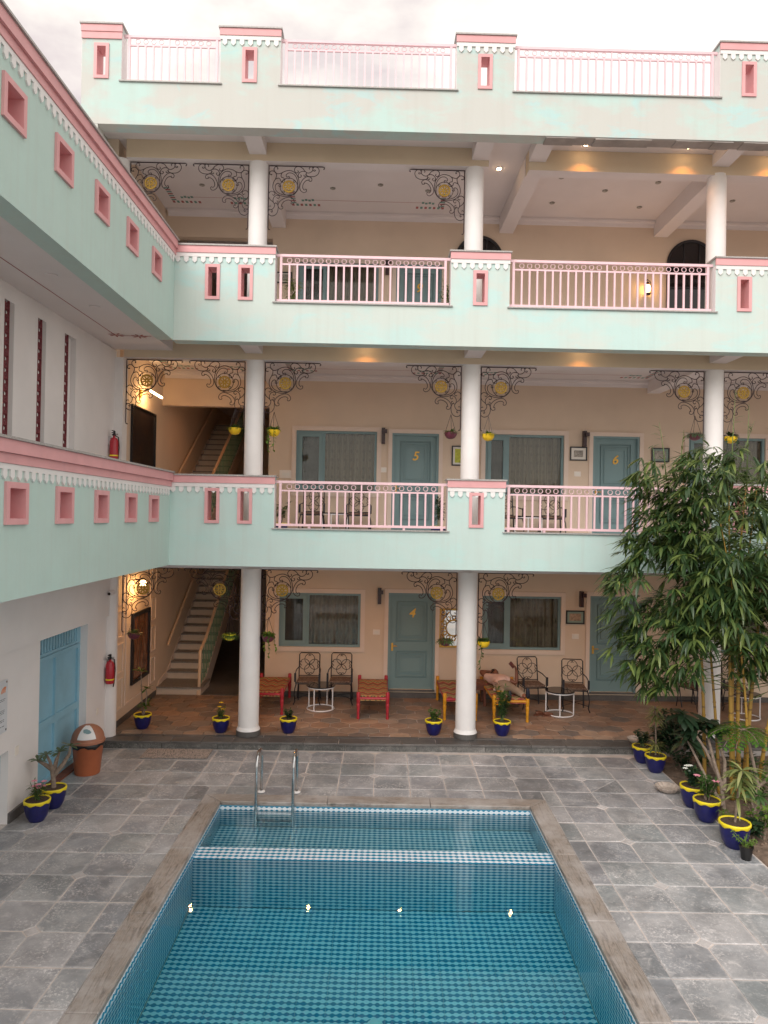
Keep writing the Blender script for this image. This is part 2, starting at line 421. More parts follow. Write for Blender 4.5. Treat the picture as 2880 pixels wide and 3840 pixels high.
# curtains with a woven motif
m, n, l, b = new_mat('curtain')
tc = n.new('ShaderNodeTexCoord'); sp = n.new('ShaderNodeSeparateXYZ'); l.new(tc.outputs['Object'], sp.inputs[0])
k = 2*PI/.15
s_ = math_(n, l, 'ADD', math_(n, l, 'COSINE', math_(n, l, 'MULTIPLY', sp.outputs[0], k*1.1)), math_(n, l, 'COSINE', math_(n, l, 'MULTIPLY', sp.outputs[2], k*.8)))
f = ramp(n, l, math_(n, l, 'MULTIPLY', s_, .5), [(.62, 0.0), (.72, 1.0)])
c0 = mixc(n, l, noise(n, l, 3, 4, sc3=(4, 4, .4)), (.17, .12, .08), (.38, .30, .215))
l.new(mixc(n, l, math_(n, l, 'MULTIPLY', f, .28), c0, (.14, .08, .07)), b.inputs['Base Color']); b.inputs['Roughness'].default_value = .9

# woven charpoy webbing
def weave(name, cols):
    m, n, l, b = new_mat(name)
    tc = n.new('ShaderNodeTexCoord'); sp = n.new('ShaderNodeSeparateXYZ'); l.new(tc.outputs['Object'], sp.inputs[0])
    tri = math_(n, l, 'PINGPONG', sp.outputs[0], .10)
    t = math_(n, l, 'FRACT', math_(n, l, 'DIVIDE', math_(n, l, 'ADD', math_(n, l, 'ADD', sp.outputs[1], 5), math_(n, l, 'MULTIPLY', tri, 1.5)), .42))
    st = [(i/len(cols), c) for i, c in enumerate(cols)]
    c = ramp(n, l, t, st, True)
    l.new(mixc(n, l, math_(n, l, 'MULTIPLY', noise(n, l, 40, 3, sc3=(1, 3, 1)), .5), c, (.08, .04, .03)), b.inputs['Base Color'])
    b.inputs['Roughness'].default_value = .9
    bump(n, l, noise(n, l, 70, 2, sc3=(1, 2.5, 1)), b, .5, .01)
weave('weave_red', [(.40, .07, .05), (.62, .40, .14), (.16, .17, .08), (.62, .40, .14), (.45, .06, .06), (.55, .33, .12), (.17, .14, .07), (.44, .08, .05)])
weave('weave_green', [(.30, .05, .06), (.42, .10, .08), (.50, .33, .16), (.23, .24, .10), (.50, .35, .17), (.25, .22, .10)])
m, n, l, b = new_mat('cushion')
f = noise(n, l, 26, 3, dist=2)
l.new(ramp(n, l, f, [(.38, (.015, .013, .014)), (.46, (.13, .06, .04)), (.53, (.30, .22, .15)), (.58, (.06, .03, .03))]), b.inputs['Base Color']); b.inputs['Roughness'].default_value = .85
m, n, l, b = new_mat('dark_painting')
f = noise(n, l, 5, 7, sc3=(1, 3, 1), dist=1)
l.new(ramp(n, l, f, [(.4, (.012, .010, .014)), (.6, (.035, .022, .018)), (.75, (.10, .05, .02))]), b.inputs['Base Color']); b.inputs['Roughness'].default_value = .3
m, n, l, b = new_mat('brown_painting')
f = noise(n, l, 3, 7, sc3=(1, 4, .8), dist=.5)
l.new(ramp(n, l, f, [(.35, (.10, .045, .028)), (.55, (.19, .08, .045)), (.7, (.30, .17, .11))]), b.inputs['Base Color']); b.inputs['Roughness'].default_value = .16
m, n, l, b = new_mat('mat_cloth')
f = noise(n, l, 26, 4, sc3=(3, 1, 1)); l.new(ramp(n, l, f, [(.42, (.13, .115, .11)), (.5, (.36, .30, .265))]), b.inputs['Base Color']); b.inputs['Roughness'].default_value = .95

# ================================================================== ground, pool, paving (pool frame)
FRAME = ID
PX0, PX1, PY0, PY1 = -2.21, 2.11, 1.5, 10.03          # pool, inside of the coping
CW = .27
def sheet(x0, x1, y0, y1, z, hx0, hx1, hy0, hy1):
    b = MB()
    X = [x0, hx0, hx1, x1]; Y = [y0, hy0, hy1, y1]
    for i in range(3):
        for j in range(3):
            if i == 1 and j == 1: continue
            b.add([(X[i],Y[j],z),(X[i+1],Y[j],z),(X[i+1],Y[j+1],z),(X[i],Y[j+1],z)], [(0,1,2,3)])
    return b
kind(sheet(-600, 600, -600, 900, -.06, PX0-.15, PX1+.15, PY0-.15, PY1+.15).build('ground', 'ground', recalc=False), 'structure')
court = kind(sheet(-5.3, 4.56, -1.5, 12.55, -.005, PX0-.13, PX1+.13, PY0-.13, PY1+.13).build('courtyard_paving', 'grout', recalc=False), 'structure')
# slabs : half-metre grid, a small diamond set into every second crossing
G = .535; GX, GY = -3.29, 6.87
def clip(poly, ax, val, keep_less):
    out = []
    for i in range(len(poly)):
        a, b = poly[i], poly[(i+1) % len(poly)]
        ia = (a[ax] < val) == keep_less; ib = (b[ax] < val) == keep_less
        if ia: out.append(a)
        if ia != ib:
            t = (val - a[ax]) / (b[ax] - a[ax]); out.append((a[0]+(b[0]-a[0])*t, a[1]+(b[1]-a[1])*t))
    return out
def slab(poly, name='paving_slab', mt='slate', top=0.0, parent=court, th=.03):
    if len(poly) < 3: return
    ar = abs(sum(poly[i][0]*poly[(i+1)%len(poly)][1]-poly[(i+1)%len(poly)][0]*poly[i][1] for i in range(len(poly))))/2
    if ar < .004: return
    cx = sum(p[0] for p in poly)/len(poly); cy = sum(p[1] for p in poly)/len(poly)
    e = .987 if ar > .05 else .965
    jt = .0045 if ar > .05 else .002
    pl = [((x-cx)*e+R.uniform(-jt,jt), (y-cy)*e+R.uniform(-jt,jt)) for x, y in poly]
    b = MB(); n_ = len(pl); ch = .006
    in_ = [(x*(1-.03), y*(1-.03)) for x, y in pl]
    b.add([(x,y,-th) for x,y in pl]+[(x,y,-ch) for x,y in pl]+[(x,y,0) for x,y in in_]+[(x*.72,y*.72,0) for x,y in in_],
          [(i,(i+1)%n_,(i+1)%n_+n_,i+n_) for i in range(n_)]+[(i+n_,(i+1)%n_+n_,(i+1)%n_+2*n_,i+2*n_) for i in range(n_)]+[(i+2*n_,(i+1)%n_+2*n_,(i+1)%n_+3*n_,i+3*n_) for i in range(n_)]+[tuple(range(3*n_,4*n_))])
    o = b.build(name, mt, parent, recalc=False, loc=(cx, cy, top + R.uniform(-.0025, .0025)), rot=(R.uniform(-.004,.004), R.uniform(-.004,.004), 0))
    at = o.data.attributes.new('wear', 'FLOAT', 'POINT'); at.data.foreach_set('value', [1.0]*(3*n_)+[0.0]*n_)
PO = (PX0-CW, PX1+CW, PY0-CW, PY1+CW)
HD = .085
for i in range(-3, 15):
    for j in range(-5, 11):
        x0, y0 = GX+i*G, GY+j*G
        x1, y1 = x0+G, y0+G
        if x1 < -4.72 or x0 > 4.5 or y0 < 4.2 or y0 > 12.2: continue
        P_ = []
        for (cx, cy, ii, jj) in ((x0,y0,i,j),(x1,y0,i+1,j),(x1,y1,i+1,j+1),(x0,y1,i,j+1)):
            if ii % 2 == 0 and jj % 2 == 0:
                dx = HD if cx == x0 else -HD; dy = HD if cy == y0 else -HD
                a, b_ = (cx+dx, cy), (cx, cy+dy)
                P_ += ([b_, a] if (cx == x0) == (cy == y0) else [a, b_])
            else: P_.append((cx, cy))
        P_ = clip(P_, 0, -4.745, False); P_ = clip(P_, 0, 4.54, True) if P_ else P_; P_ = clip(P_, 1, 12.26, True) if P_ else P_
        if len(P_) < 3: continue
        pieces = []
        if y1 <= PO[3]+1e-6 or y0 < PO[3]:
            l_ = clip(P_, 0, PO[0]-.004, True); r_ = clip(P_, 0, PO[1]+.004, False)
            m_ = clip(clip(P_, 0, PO[0]-.004, False) or P_, 0, PO[1]+.004, True) if x1 > PO[0] and x0 < PO[1] else []
            pieces += [l_, r_]
            if m_ and y1 > PO[3]: pieces.append(clip(m_, 1, PO[3]+.004, False))
        else: pieces = [P_]
        if (i, j) in ((12, 7), (13, 8), (-1, 8), (0, 8)) and len(pieces) == 1 and len(P_) >= 4:      # slabs split by a diagonal joint
            k2 = len(P_)//2
            pieces = [P_[:k2+1], P_[k2:]+P_[:1]]
        for q in pieces:
            if q: slab(q)
for i in range(-2, 16, 2):
    for j in range(-4, 12, 2):
        x, y = GX+i*G, GY+j*G
        if x < -4.6 or x > 4.45 or y > 12.15 or (PO[0]-.08 < x < PO[1]+.08 and y < PO[3]+.08): continue
        d = HD*.93
        slab([(x+d,y),(x,y+d),(x-d,y),(x,y-d)], 'diamond_inset', 'diamond_stone')
kind(sheet(-4.75, 4.56, -1.4, 4.19, -.002, PO[0], PO[1], PO[2], 4.18).build('near_paving', 'slate', court, recalc=False), 'stuff')

# pool
pool = thing('swimming_pool', 'sunken swimming pool lined with blue and white lantern tiles and brown stone coping', 'pool')
WZ = -.105
b = MB()
b.box(PX0-.12, PX1+.12, PY0-.12, 8.92, -1.45, -1.32); b.box(PX0-.12, PX1+.12, 8.62, PY1+.12, -.80, -.67)
b.box(PX0-.12, PX0-.012, PY0-.12, PY1+.12, -1.31, -.04); b.box(PX1+.012, PX1+.12, PY0-.12, PY1+.12, -1.31, -.04)
b.box(PX0-.01, PX1+.01, PY1+.012, PY1+.12, -.66, -.04); b.box(PX0-.01, PX1+.01, PY0-.12, PY0, -1.31, -.04)
b.box(PX0-.01, PX1+.01, 8.602, 8.898, -1.31, WZ-.012)
b.build('pool_shell', 'pool_grout', pool)
T = .296
tm = MB(); e = T/2-.0016; ch = .004
tm.add([(-e,-e,-.008),(e,-e,-.008),(e,e,-.008),(-e,e,-.008),(-e,-e,-.001),(e,-e,-.001),(e,e,-.001),(-e,e,-.001),(-e+ch,-e+ch,0),(e-ch,-e+ch,0),(e-ch,e-ch,0),(-e+ch,e-ch,0)],
       [(0,1,5,4),(1,2,6,5),(2,3,7,6),(3,0,4,7),(4,5,9,8),(5,6,10,9),(6,7,11,10),(7,4,8,11),(8,9,10,11)])
TILE = tm.mesh('pool_tile', 'tile_print')
NX = 15; WX = (PX1-PX0)/NX; kx = WX/T
dfl = MB().box(PX0-.005, PX1+.005, PY0, 8.593, -1.318, -1.31).build('deep_floor', 'pool_grout', pool)
kfl = MB().box(PX0-.005, PX1+.005, 8.90, PY1, -.668, -.66).build('shallow_floor', 'pool_grout', pool)
dfc = MB().box(PX0-.004, PX1+.004, 8.594, 8.60, -1.30, WZ-.014).build('divider_face', 'pool_grout', pool)
dtp = MB().box(PX0-.004, PX1+.004, 8.60, 8.90, WZ-.011, WZ-.004).build('divider_top', 'pool_grout', pool)
fwl = MB().box(PX0-.004, PX1+.004, PY1+.004, PY1+.011, -.65, -.045).build('end_wall', 'pool_grout', pool)
for i in range(NX):
    x = PX0 + (i+.5)*WX
    for j in range(9): put('tile', TILE, dfl, (x, 8.585-T*(j+.5), -1.300), None, (kx,1,1))
    for j in range(4): put('tile', TILE, kfl, (x, 8.905+T*.94*(j+.5), -.652), None, (kx,.94,1))
    for j in range(4): put('tile', TILE, dfc, (x, 8.588, WZ-.006-T*(j+.5)), (PI/2,0,0), (kx,1,1))
    put('tile', TILE, dtp, (x, 8.745, WZ+.004), None, (kx,1.04,1))
    for j in range(2): put('tile', TILE, fwl, (x, PY1-.004, -.045-T*(j+.5)), (PI/2,0,0), (kx,1,1))
for nm, xx, sg in (('side_wall', PX0, 1), ('side_wall', PX1, -1)):
    b = MB()
    y = PY1
    while y > PY0+.3:
        for j in range(4):
            z1 = -.045-j*T; z0 = z1-T+.003
            b.box(xx-sg*.004, xx+sg*.004, y-T+.003, y, z0, z1)
        y -= T
    kind(b.build(nm, 'tile_print_side', pool), 'stuff')
# coping stones
def cope(poly, mt='coping'):
    b = MB(); b.prism(poly, -.045, .012); o = b.build('coping_stone', mt, pool); bv = o.modifiers.new('edge', 'BEVEL'); bv.width = .012; bv.segments = 2; return o
for xs in (-1, 1):
    xi = PX0 if xs < 0 else PX1; xo = xi + xs*CW
    ys = [PY1-.003, 8.62, 7.2, 5.75, 4.3, 2.9, PY0-.0]
    for a, c in zip(ys, ys[1:]):
        if a > 10: poly = [(xi, c+.002), (xi, a), (xo, a+CW), (xo, c+.002)]
        else: poly = [(xi, c+.002), (xi, a-.002), (xo, a-.002), (xo, c+.002)]
        if xs > 0: poly = poly[::-1]
        cope(poly[::-1])
xs = [PX0+.003, -.72, .72, PX1-.003]
for a, c in zip(xs, xs[1:]):
    cope([(a+.002 if a > PX0+.1 else a, PY1), (c-.002 if c < PX1-.1 else c, PY1), (c-.002 if c < PX1-.1 else c+CW, PY1+CW), (a+.002 if a > PX0+.1 else a-CW, PY1+CW)], 'coping_cross')
cope([(PX0-CW, PY0-CW), (PX1+CW, PY0-CW), (PX1+CW, PY0-.004), (PX0-CW, PY0-.004)])
# inlet fittings
b = MB(); b.lathe([(.03,0),(.03,.012),(.012,.02)], 12); b.build('wall_inlet', 'steel', pool, loc=(PX0+.004, 9.45, -.36), rot=(0, PI/2, 0))
b = MB(); b.lathe([(.085,0),(.085,.010),(.05,.018)], 18); b.build('floor_drain', 'white_metal', pool, loc=(.0, 6.75, -1.30))
# water bodies
wt = tag(MB().box(PX0-.006, PX1+.006, PY0-.006, 8.596, -1.315, WZ).build('pool_water', 'water'), 'clear turquoise water in the deep part of the pool', 'water')
kind(wt, 'structure'); 
w2 = tag(MB().box(PX0-.006, PX1+.006, 8.897, PY1+.006, -.663, WZ-.001).build('shallow_water', 'water'), 'shallow pale water behind the tiled divider by the ladder', 'water'); kind(w2, 'structure')
for o in (wt, w2):
    for k in ('label', 'category'): del o[k]
# ladder
FRAME = ID
lad = thing('pool_ladder', 'stainless steel pool ladder with two looped handrails over the far coping', 'ladder', (0,0,0))
for x in (-1.70, -1.19):
    pts = [(x, PY1+.36, .01), (x, PY1+.36, .52)]
    for k in range(1, 10):
        a = PI*k/9; pts.append((x, PY1+.14+.22*math.cos(a), .52+.16*math.sin(a)))
    pts += [(x, PY1-.08, .3), (x, PY1-.08, -.58)]
    smooth_by_angle(MB().tube(pts, .021, 8).build('handrail', 'steel', lad))
    MB().lathe([(.055,0),(.055,.012),(.03,.02)], 14).build('flange', 'white', lad, loc=(x, PY1+.36, .012))
for z in (-.14, -.38):
    MB().box(-1.69, -1.20, PY1-.125, PY1-.045, z-.02, z+.01).build('tread', 'steel', lad)

# planting bed at right
NXb, NYb = 60, 90
b = MB()
def bedz(x, y): 
    import mathutils
    v = mathutils.noise.fractal(Vector((x*2.2, y*2.2, 3.1)), 1.0, 2.0, 5)
    return -.025 + .035*v + .05*max(0, min(1, (x-4.7)/.8))
import mathutils
for j in range(NYb+1):
    for i in range(NXb+1):
        x = 4.55 + (12-4.55)*(i/NXb)**1.5; y = 3 + (12.32-3)*j/NYb
        b.v.append((x, y, bedz(x, y) if i else -.035))
for j in range(NYb):
    for i in range(NXb):
        a = j*(NXb+1)+i; b.f.append((a, a+1, a+NXb+2, a+NXb+1))
kind(b.build('planting_bed', 'soil', smooth=True, recalc=False), 'structure')
b = MB()
for k in range(900):
    x, y = R.uniform(4.6, 7.2), R.uniform(6, 12.1); z = bedz(x, y); s_ = R.uniform(.006, .022)
    b.lathe([(s_*.6,-.3*s_),(s_,.2*s_),(s_*.5,.9*s_)], 5, (x, y, z))
kind(tag(b.build('soil_clods', 'soil'), 'small earth clods and pebbles scattered on the planting bed', 'soil'), 'stuff')

# ================================================================== veranda (building frame)
FRAME = FB
ver = kind(MB().box(-4.75, 10, 12.36, 15.52, -.05, .112).build('veranda_floor', 'grout'), 'structure')
# rough riser stones, border slabs and hexagon paving
x = -4.72; k = 0
while x < 9.6:
    w = R.uniform(.85, 1.25)
    MB().box(x+.004, x+w-.004, 12.315, 12.36, -.04, .095).build('riser_stone', 'riser_stone', ver)
    x += w
x = -4.72
while x < 9.6:
    w = R.uniform(.5, .62)
    slab([(x,12.295),(x+w,12.295),(x+w,12.60),(x,12.60)], 'border_slab', 'border_stone', .13, ver, .035)
    x += w
x = -4.72
while x < 9.6:
    w = R.uniform(.8, 1.0)
    slab([(x,12.604),(x+w,12.604),(x+w,12.70),(x,12.70)], 'edge_strip', 'border_stone', .131, ver, .03)
    x += w
HX = .365; ra = HX/math.sqrt(3)
cnt = 0; rest = MB()
for j in range(12):
    for i in range(42):
        cx = -4.75 + HX*(i+(.5 if j % 2 else 0)); cy = 12.74 + j*ra*1.5
        pl = [(cx+ra*math.sin(k*PI/3), cy+ra*math.cos(k*PI/3)) for k in range(6)][::-1]
        for ax, val, kl in ((0,-4.74,False),(0,9.9,True),(1,12.703,False),(1,15.45,True)):
            pl = clip(pl, ax, val, kl) if pl else pl
        if len(pl) < 3: continue
        if cx < 5.75 and cnt < 300: slab([(cx+(px-cx)*.985, cy+(py-cy)*.985) for px, py in pl], 'floor_stone', 'hex_stone', .13, ver, .03); cnt += 1
        else:
            pl = [(cx+(px-cx)*.985, cy+(py-cy)*.985) for px, py in pl]; rest.prism(pl, .10, .13)
kind(rest.build('floor_stones', 'hex_stone', ver), 'stuff')
MB().box(-4.75, -2.45, 15.52, 23, -.05, .128).build('hall_floor', 'border_stone', ver)
MB().box(4.66, 10, 12.27, 12.30, -.05, .09).build('plinth_face', 'concrete', ver)

# ================================================================== the hotel block
FRAME = FB
H = thing('hotel_building', 'three storey pastel hotel block with mint parapets, white columns and cream back walls', 'building')
YF, YB = 11.74, 12.0
SCF = YF/12.25
fx = lambda x: -.214+(x+.214)*SCF
fz = lambda z: 4.01+(z-4.01)*SCF
COLX = (-2.32, 1.52, 5.88)
TOOTH = MB().prism_ax([(-.037,0),(-.037,-.062),(0,-.098),(.037,-.062),(.037,0)], 0, .022, 'y').mesh('trim_tooth', 'white')
NF = MB()
def ring_frame(w, h, bw, proud, deep):
    b = MB(); W2, H2 = w/2, h/2; i2, j2 = W2-bw, H2-bw
    o = [(-W2,-H2),(W2,-H2),(W2,H2),(-W2,H2)]; i_ = [(-i2,-j2),(i2,-j2),(i2,j2),(-i2,j2)]
    vv = [(x,-proud,z) for x,z in o]+[(x,-proud,z) for x,z in i_]+[(x,deep,z) for x,z in i_]+[(x,.0,z) for x,z in o]
    ff = []
    for k in range(4):
        q = (k+1)%4
        ff += [(k,q,4+q,4+k), (4+k,4+q,8+q,8+k), (12+k,12+q,q,k)]
    return b.add(vv, ff)
NICHE = ring_frame(.24, .575, .05, .022, .262).mesh('niche_frame', 'pink')
SQN = ring_frame(.41, .40, .058, .028, .20); SQN.box(-.15, .15, .20, .21, -.145, .145); SQN = SQN.mesh('square_niche', 'pink')
def teeth(parent, x0, x1, z, y=YF-.012):
    n_ = max(2, round((x1-x0)/.135))
    for k in range(n_): put('trim_tooth', TOOTH, parent, (x0+(k+.5)*(x1-x0)/n_, y-.008, z))
def pier(name, x0, x1, zs, zt, mt, niches, left_cap=True, fancy=True):
    hs = [(nx-.072, nx+.072, nz-.24, nz+.24) for nx, nz in niches]
    o = MB().wall('x', x0, x1, zs, zt-.025, YF, YB, hs).build(name, mt, H)
    MB().box(x0-.03, x1+.03, YF-.05, YB+.03, zt-.025, zt).build('coping', 'granite', o)
    MB().box(x0-.012, x1+.012, YF-.032, YF-.002, zt-.14, zt-.027).build('pink_band', 'pink', o)
    if fancy:
        MB().box(x0-.006, x1+.006, YF-.02, YF-.002, zt-.205, zt-.142).build('white_band', 'white', o)
        teeth(o, x0, x1, zt-.207)
    else:
        MB().box(x0-.006, x1+.006, YF-.02, YF-.002, zt-.25, zt-.142).build('lower_band', 'pink', o)
    for nx, nz in niches: put('niche_frame', NICHE, o, (nx, YF-.001, nz))
    for sx, xx in ((-1, x0), (1, x1)):        # pink painted return on the side of the pier
        MB().box(xx, xx+sx*.004, YF+.004, YB-.004, zs+.02, zt-.145).build('side_face', 'white' if zt < 12 else 'pink_metal', o)
    return o
XR = 10.0
# fascias
for nm, x0, zb, zs, mt in (('roof_fascia', -5.28, 10.62, 11.345, 'mint_roof'), ('upper_fascia', -3.655, 6.96, 7.63, 'mint_upper'), ('lower_fascia', -3.655, 3.13, 3.77, 'mint_lower')):
    MB().box(fx(x0), XR, YF, YB, fz(zb), fz(zs)).build(nm, mt, H)
LV = {'roof': (11.345, 12.33, 'mint_roof', [(-5.28,-4.61,[-4.945]), (-2.93,-1.91,[-2.43]), (1.115,2.11,[1.605]), (5.68,6.68,[6.18])], 11.69),
      'upper': (7.63, 8.60, 'mint_upper', [(-3.655,-1.935,[-2.99,-2.43]), (1.08,2.085,[1.585]), (5.655,6.66,[6.15])], 7.965),
      'lower': (3.77, 4.685, 'mint_lower', [(-3.655,-1.875,[-2.925,-2.37]), (1.09,2.065,[1.577]), (5.64,6.64,[6.13])], 4.155)}
for lv, (zs, zt, mt, ps, nz) in LV.items():
    zs, zt, nz = fz(zs), fz(zt), fz(nz); ps = [(fx(a), fx(c), [fx(q) for q in nn]) for a, c, nn in ps]
    for k, (x0, x1, nn) in enumerate(ps):
        pier('parapet_pier', x0, x1, zs, zt, mt, [(q, nz) for q in nn], fancy=not (lv == 'roof' and k == 0))
    pier('parapet_pier', 9.3, XR, zs, zt, mt, [])
    xs = [p[:2] for p in ps] + [(9.3, XR)]
    for (a0, a1), (b0, b1) in zip(xs, xs[1:]):
        MB().box(a1-.03, b0+.03, YF-.03, YB+.02, zs+.001, zs+.022).build('sill', 'granite', H)
# irregular plaster lip under the roof fascia at right
b = MB(); 
x = 2.56
while x < XR: 
    w = R.uniform(.1, .5); d = R.uniform(.006, .03); b.box(x, min(XR, x+w), YF+.012, YB-.01, 10.341-d, 10.3415); x += w
b.build('rough_plaster_edge', 'concrete', H)

# slabs and ceilings
MB().box(fx(-5.28), fx(-4.99), YF+.001, YB, 7.5, 10.341).build('end_pier', 'mint_roof', H)
def bx(name, m_, *a): return MB().box(*a).build(name, m_, H)
bx('lower_slab', 'ceiling', -4.74, XR, YB+.002, 15.50, 3.30, 3.60)
bx('hall_landing_slab', 'ceiling', -3.72, -2.46, 15.52, 23, 3.32, 3.60)
bx('upper_slab', 'ceiling', -4.74, XR, YB+.002, 15.50, 7.06, 7.42)
bx('roof_slab', 'ceiling', -5.05, XR, YB+.002, 23.2, 10.56, 10.9)
# column-line beams (cream face) with short cross beams out to the fascia
Z1, Z2 = 6.735, 10.24
bx('front_beam', 'cream_beam', -4.60, XR, 12.61, 12.87, Z1, 7.058)
bx('front_beam', 'cream_beam', -4.62, 1.75, 12.61, 12.87, Z2, 10.558)
bx('front_beam', 'cream_beam', 2.46, XR, 12.61, 12.87, Z2-.04, 10.557)
bx('front_beam', 'ceiling', -4.6, XR, 12.61, 12.87, 3.06, 3.298)
bx('beam_soffit', 'ceiling', -4.60, XR, 12.612, 12.868, Z1-.006, Z1-.001)
bx('beam_soffit', 'ceiling', -4.62, 1.748, 12.612, 12.868, Z2-.006, Z2-.001)
bx('beam_soffit', 'ceiling', 2.462, XR, 12.612, 12.868, Z2-.046, Z2-.041)
for cx in COLX:
    bx('cross_beam', 'ceiling', cx-.15, cx+.15, YB+.001, 12.609, 6.84, 7.057)
for cx in (-2.32, 1.60, 2.61, 5.88):
    bx('cross_beam', 'ceiling', cx-.15, cx+.15, YB+.001, 12.609, 10.345, 10.557)
for cx in COLX:
    bx('depth_beam', 'ceiling', cx-.14, cx+.14, 12.872, 15.498, Z1+.07, 7.058)
for cx in (-2.32, 2.60, 5.98):
    bx('depth_beam', 'ceiling', cx-.15, cx+.15, 12.872, 15.498, Z2-.02, 10.557)
# cornice mouldings
def cornice(x0, x1, z, d=.09):
    b = MB(); b.prism_ax([(15.5, z-.14), (15.5-.03, z-.14), (15.5-.04, z-.07), (15.5-d, z-.05), (15.5-d, z), (15.5, z)], x0, x1, 'x'); b.build('cornice', 'ceiling', H)
for z in (7.058, 10.556):
    for a, c in ((-2.18, 1.38), (1.66, 5.74), (6.02, 9.9)) if z < 8 else ((-2.17, 2.45), (2.75, 5.83), (6.13, 9.9)):
        cornice(a, c, z-.001)
cornice(-4.7, -2.46, 7.057); cornice(-4.7, -2.46, 10.555)

# columns
def column(cx, z0, z1, r, name='column', base=False):
    o = smooth_by_angle(MB().lathe([(r,0),(r*1.0,.4),(r*.97,(z1-z0))], 28).build(name, 'white', H, loc=(cx, 12.74, z0)))
    if base:
        smooth_by_angle(MB().lathe([(r+.03,0),(r+.03,.09)], 28).build('base_ring', 'border_stone', o, loc=(0,0,.004)))
        smooth_by_angle(MB().lathe([(r+.028,.0),(r+.02,.02),(r+.002,.06)], 28).build('base_moulding', 'white', o, loc=(0,0,.0945)))
for cx in COLX:
    column(cx, .132, 3.062, .18, base=True); column(cx, 3.6, Z1-.007, .166); column(cx, 7.42, Z2-.007, .168)
column(9.9, .132, 3.062, .18)
column(-4.74, 7.42, Z2-.007, .15, 'half_column')
bx('pilaster', 'white', -4.745, -4.60, 12.62, 12.86, 3.601, Z1-.007)
smooth_by_angle(MB().lathe([(.13,0),(.12,3.1)], 20).build('half_column', 'white_wall', H, loc=(-4.73, 12.60, .0)))
bx('left_end_wall', 'mint_roof', -5.06, -4.96, YB+.003, 23, 7.5, 10.556)
bx('left_return_wall', 'cream', -4.958, -4.76, 12.62, 12.86, 7.42, 10.555)

# back walls with openings
# rooms: (level floor z, window x0,x1,mullion, door x0,x1)
OPEN = []
def room(z, wx0, wx1, mu, dx0, dx1, num=None, wz=(1.19, 2.35), dz=(.30, 2.38), win=True):
    OPEN.append(dict(z=z, w=(wx0, wx1, z+wz[0]-.13, z+wz[1]-.13, mu) if win else None, d=(dx0, dx1, z+dz[0]-.13, z+dz[1]-.13), num=num))
room(.13, -2.16, -.41, -1.55, .19, 1.21, '4')
room(.13, 2.22, 3.93, 2.80, 4.56, 5.58, None)
room(.13, 6.62, 8.35, 7.2, 8.9, 9.7, None)
room(3.58, -1.86, -.12, -1.27, .21, 1.22, '5', (1.08, 2.40), (.26, 2.38))
room(3.58, 2.23, 3.94, 2.72, 4.57, 5.59, '6', (1.08, 2.40), (.26, 2.40))
room(3.58, 6.66, 8.35, 7.2, 8.9, 9.7, None, (1.08, 2.42), (.26, 2.40))
room(7.36, -1.90, -.15, -1.25, .23, 1.22, '9', (1.0, 2.26), (.14, 2.26))
for zf, zt in ((.0, 3.298), (3.601, 7.057), (7.421, 10.555)):
    hs = []
    for o in OPEN:
        if zf < o['z']+.5 < zt:
            if o['w']: hs.append(o['w'][:4])
            hs.append(o['d'])
    MB().wall('x', -2.45, XR, zf, zt, 15.5, 15.7, hs).build('back_wall', 'cream', H)
MB().box(-2.44, XR, 15.44, 15.4985, .10, .235).build('skirting', 'border_stone', H)

def moulding(parent, x0, x1, z0, z1, y, w=.04, t=.034, mt='teal_door'):
    b = MB()
    for (a, q) in ((0, t), (w*1.9, t*.7)):
        X0, X1, Z0_, Z1_ = x0+a, x1-a, z0+a, z1-a
        ww = w*.55
        b.box(X0, X1, y-q, y, Z0_, Z0_+ww); b.box(X0, X1, y-q, y, Z1_-ww, Z1_)
        b.box(X0, X0+ww, y-q, y, Z0_+ww, Z1_-ww); b.box(X1-ww, X1, y-q, y, Z0_+ww, Z1_-ww)
    b.build('panel_moulding', mt, parent)
def text_mesh(ch, size, shear=.25, ext=.006):
    cu = bpy.data.curves.new('number', 'FONT'); cu.body = ch; cu.size = size; cu.shear = shear; cu.extrude = ext; cu.offset = .004
    cu.align_x = 'CENTER'; cu.align_y = 'CENTER'
    t = bpy.data.objects.new('tmp', cu); C.objects.link(t)
    dg = bpy.context.evaluated_depsgraph_get(); me = bpy.data.meshes.new_from_object(t.evaluated_get(dg))
    bpy.data.objects.remove(t); me.materials.clear(); me.materials.append(M['brass']); return me
def frame_trim(name, x0, x1, z0, z1, w, mt, parent, y0, y1, bottom=True):
    b = MB(); b.wall('x', x0-w, x1+w, z0-(w if bottom else 0), z1+w, y0, y1, [(x0, x1, z0 if bottom else z0-1, z1)]); return b.build(name, mt, parent)
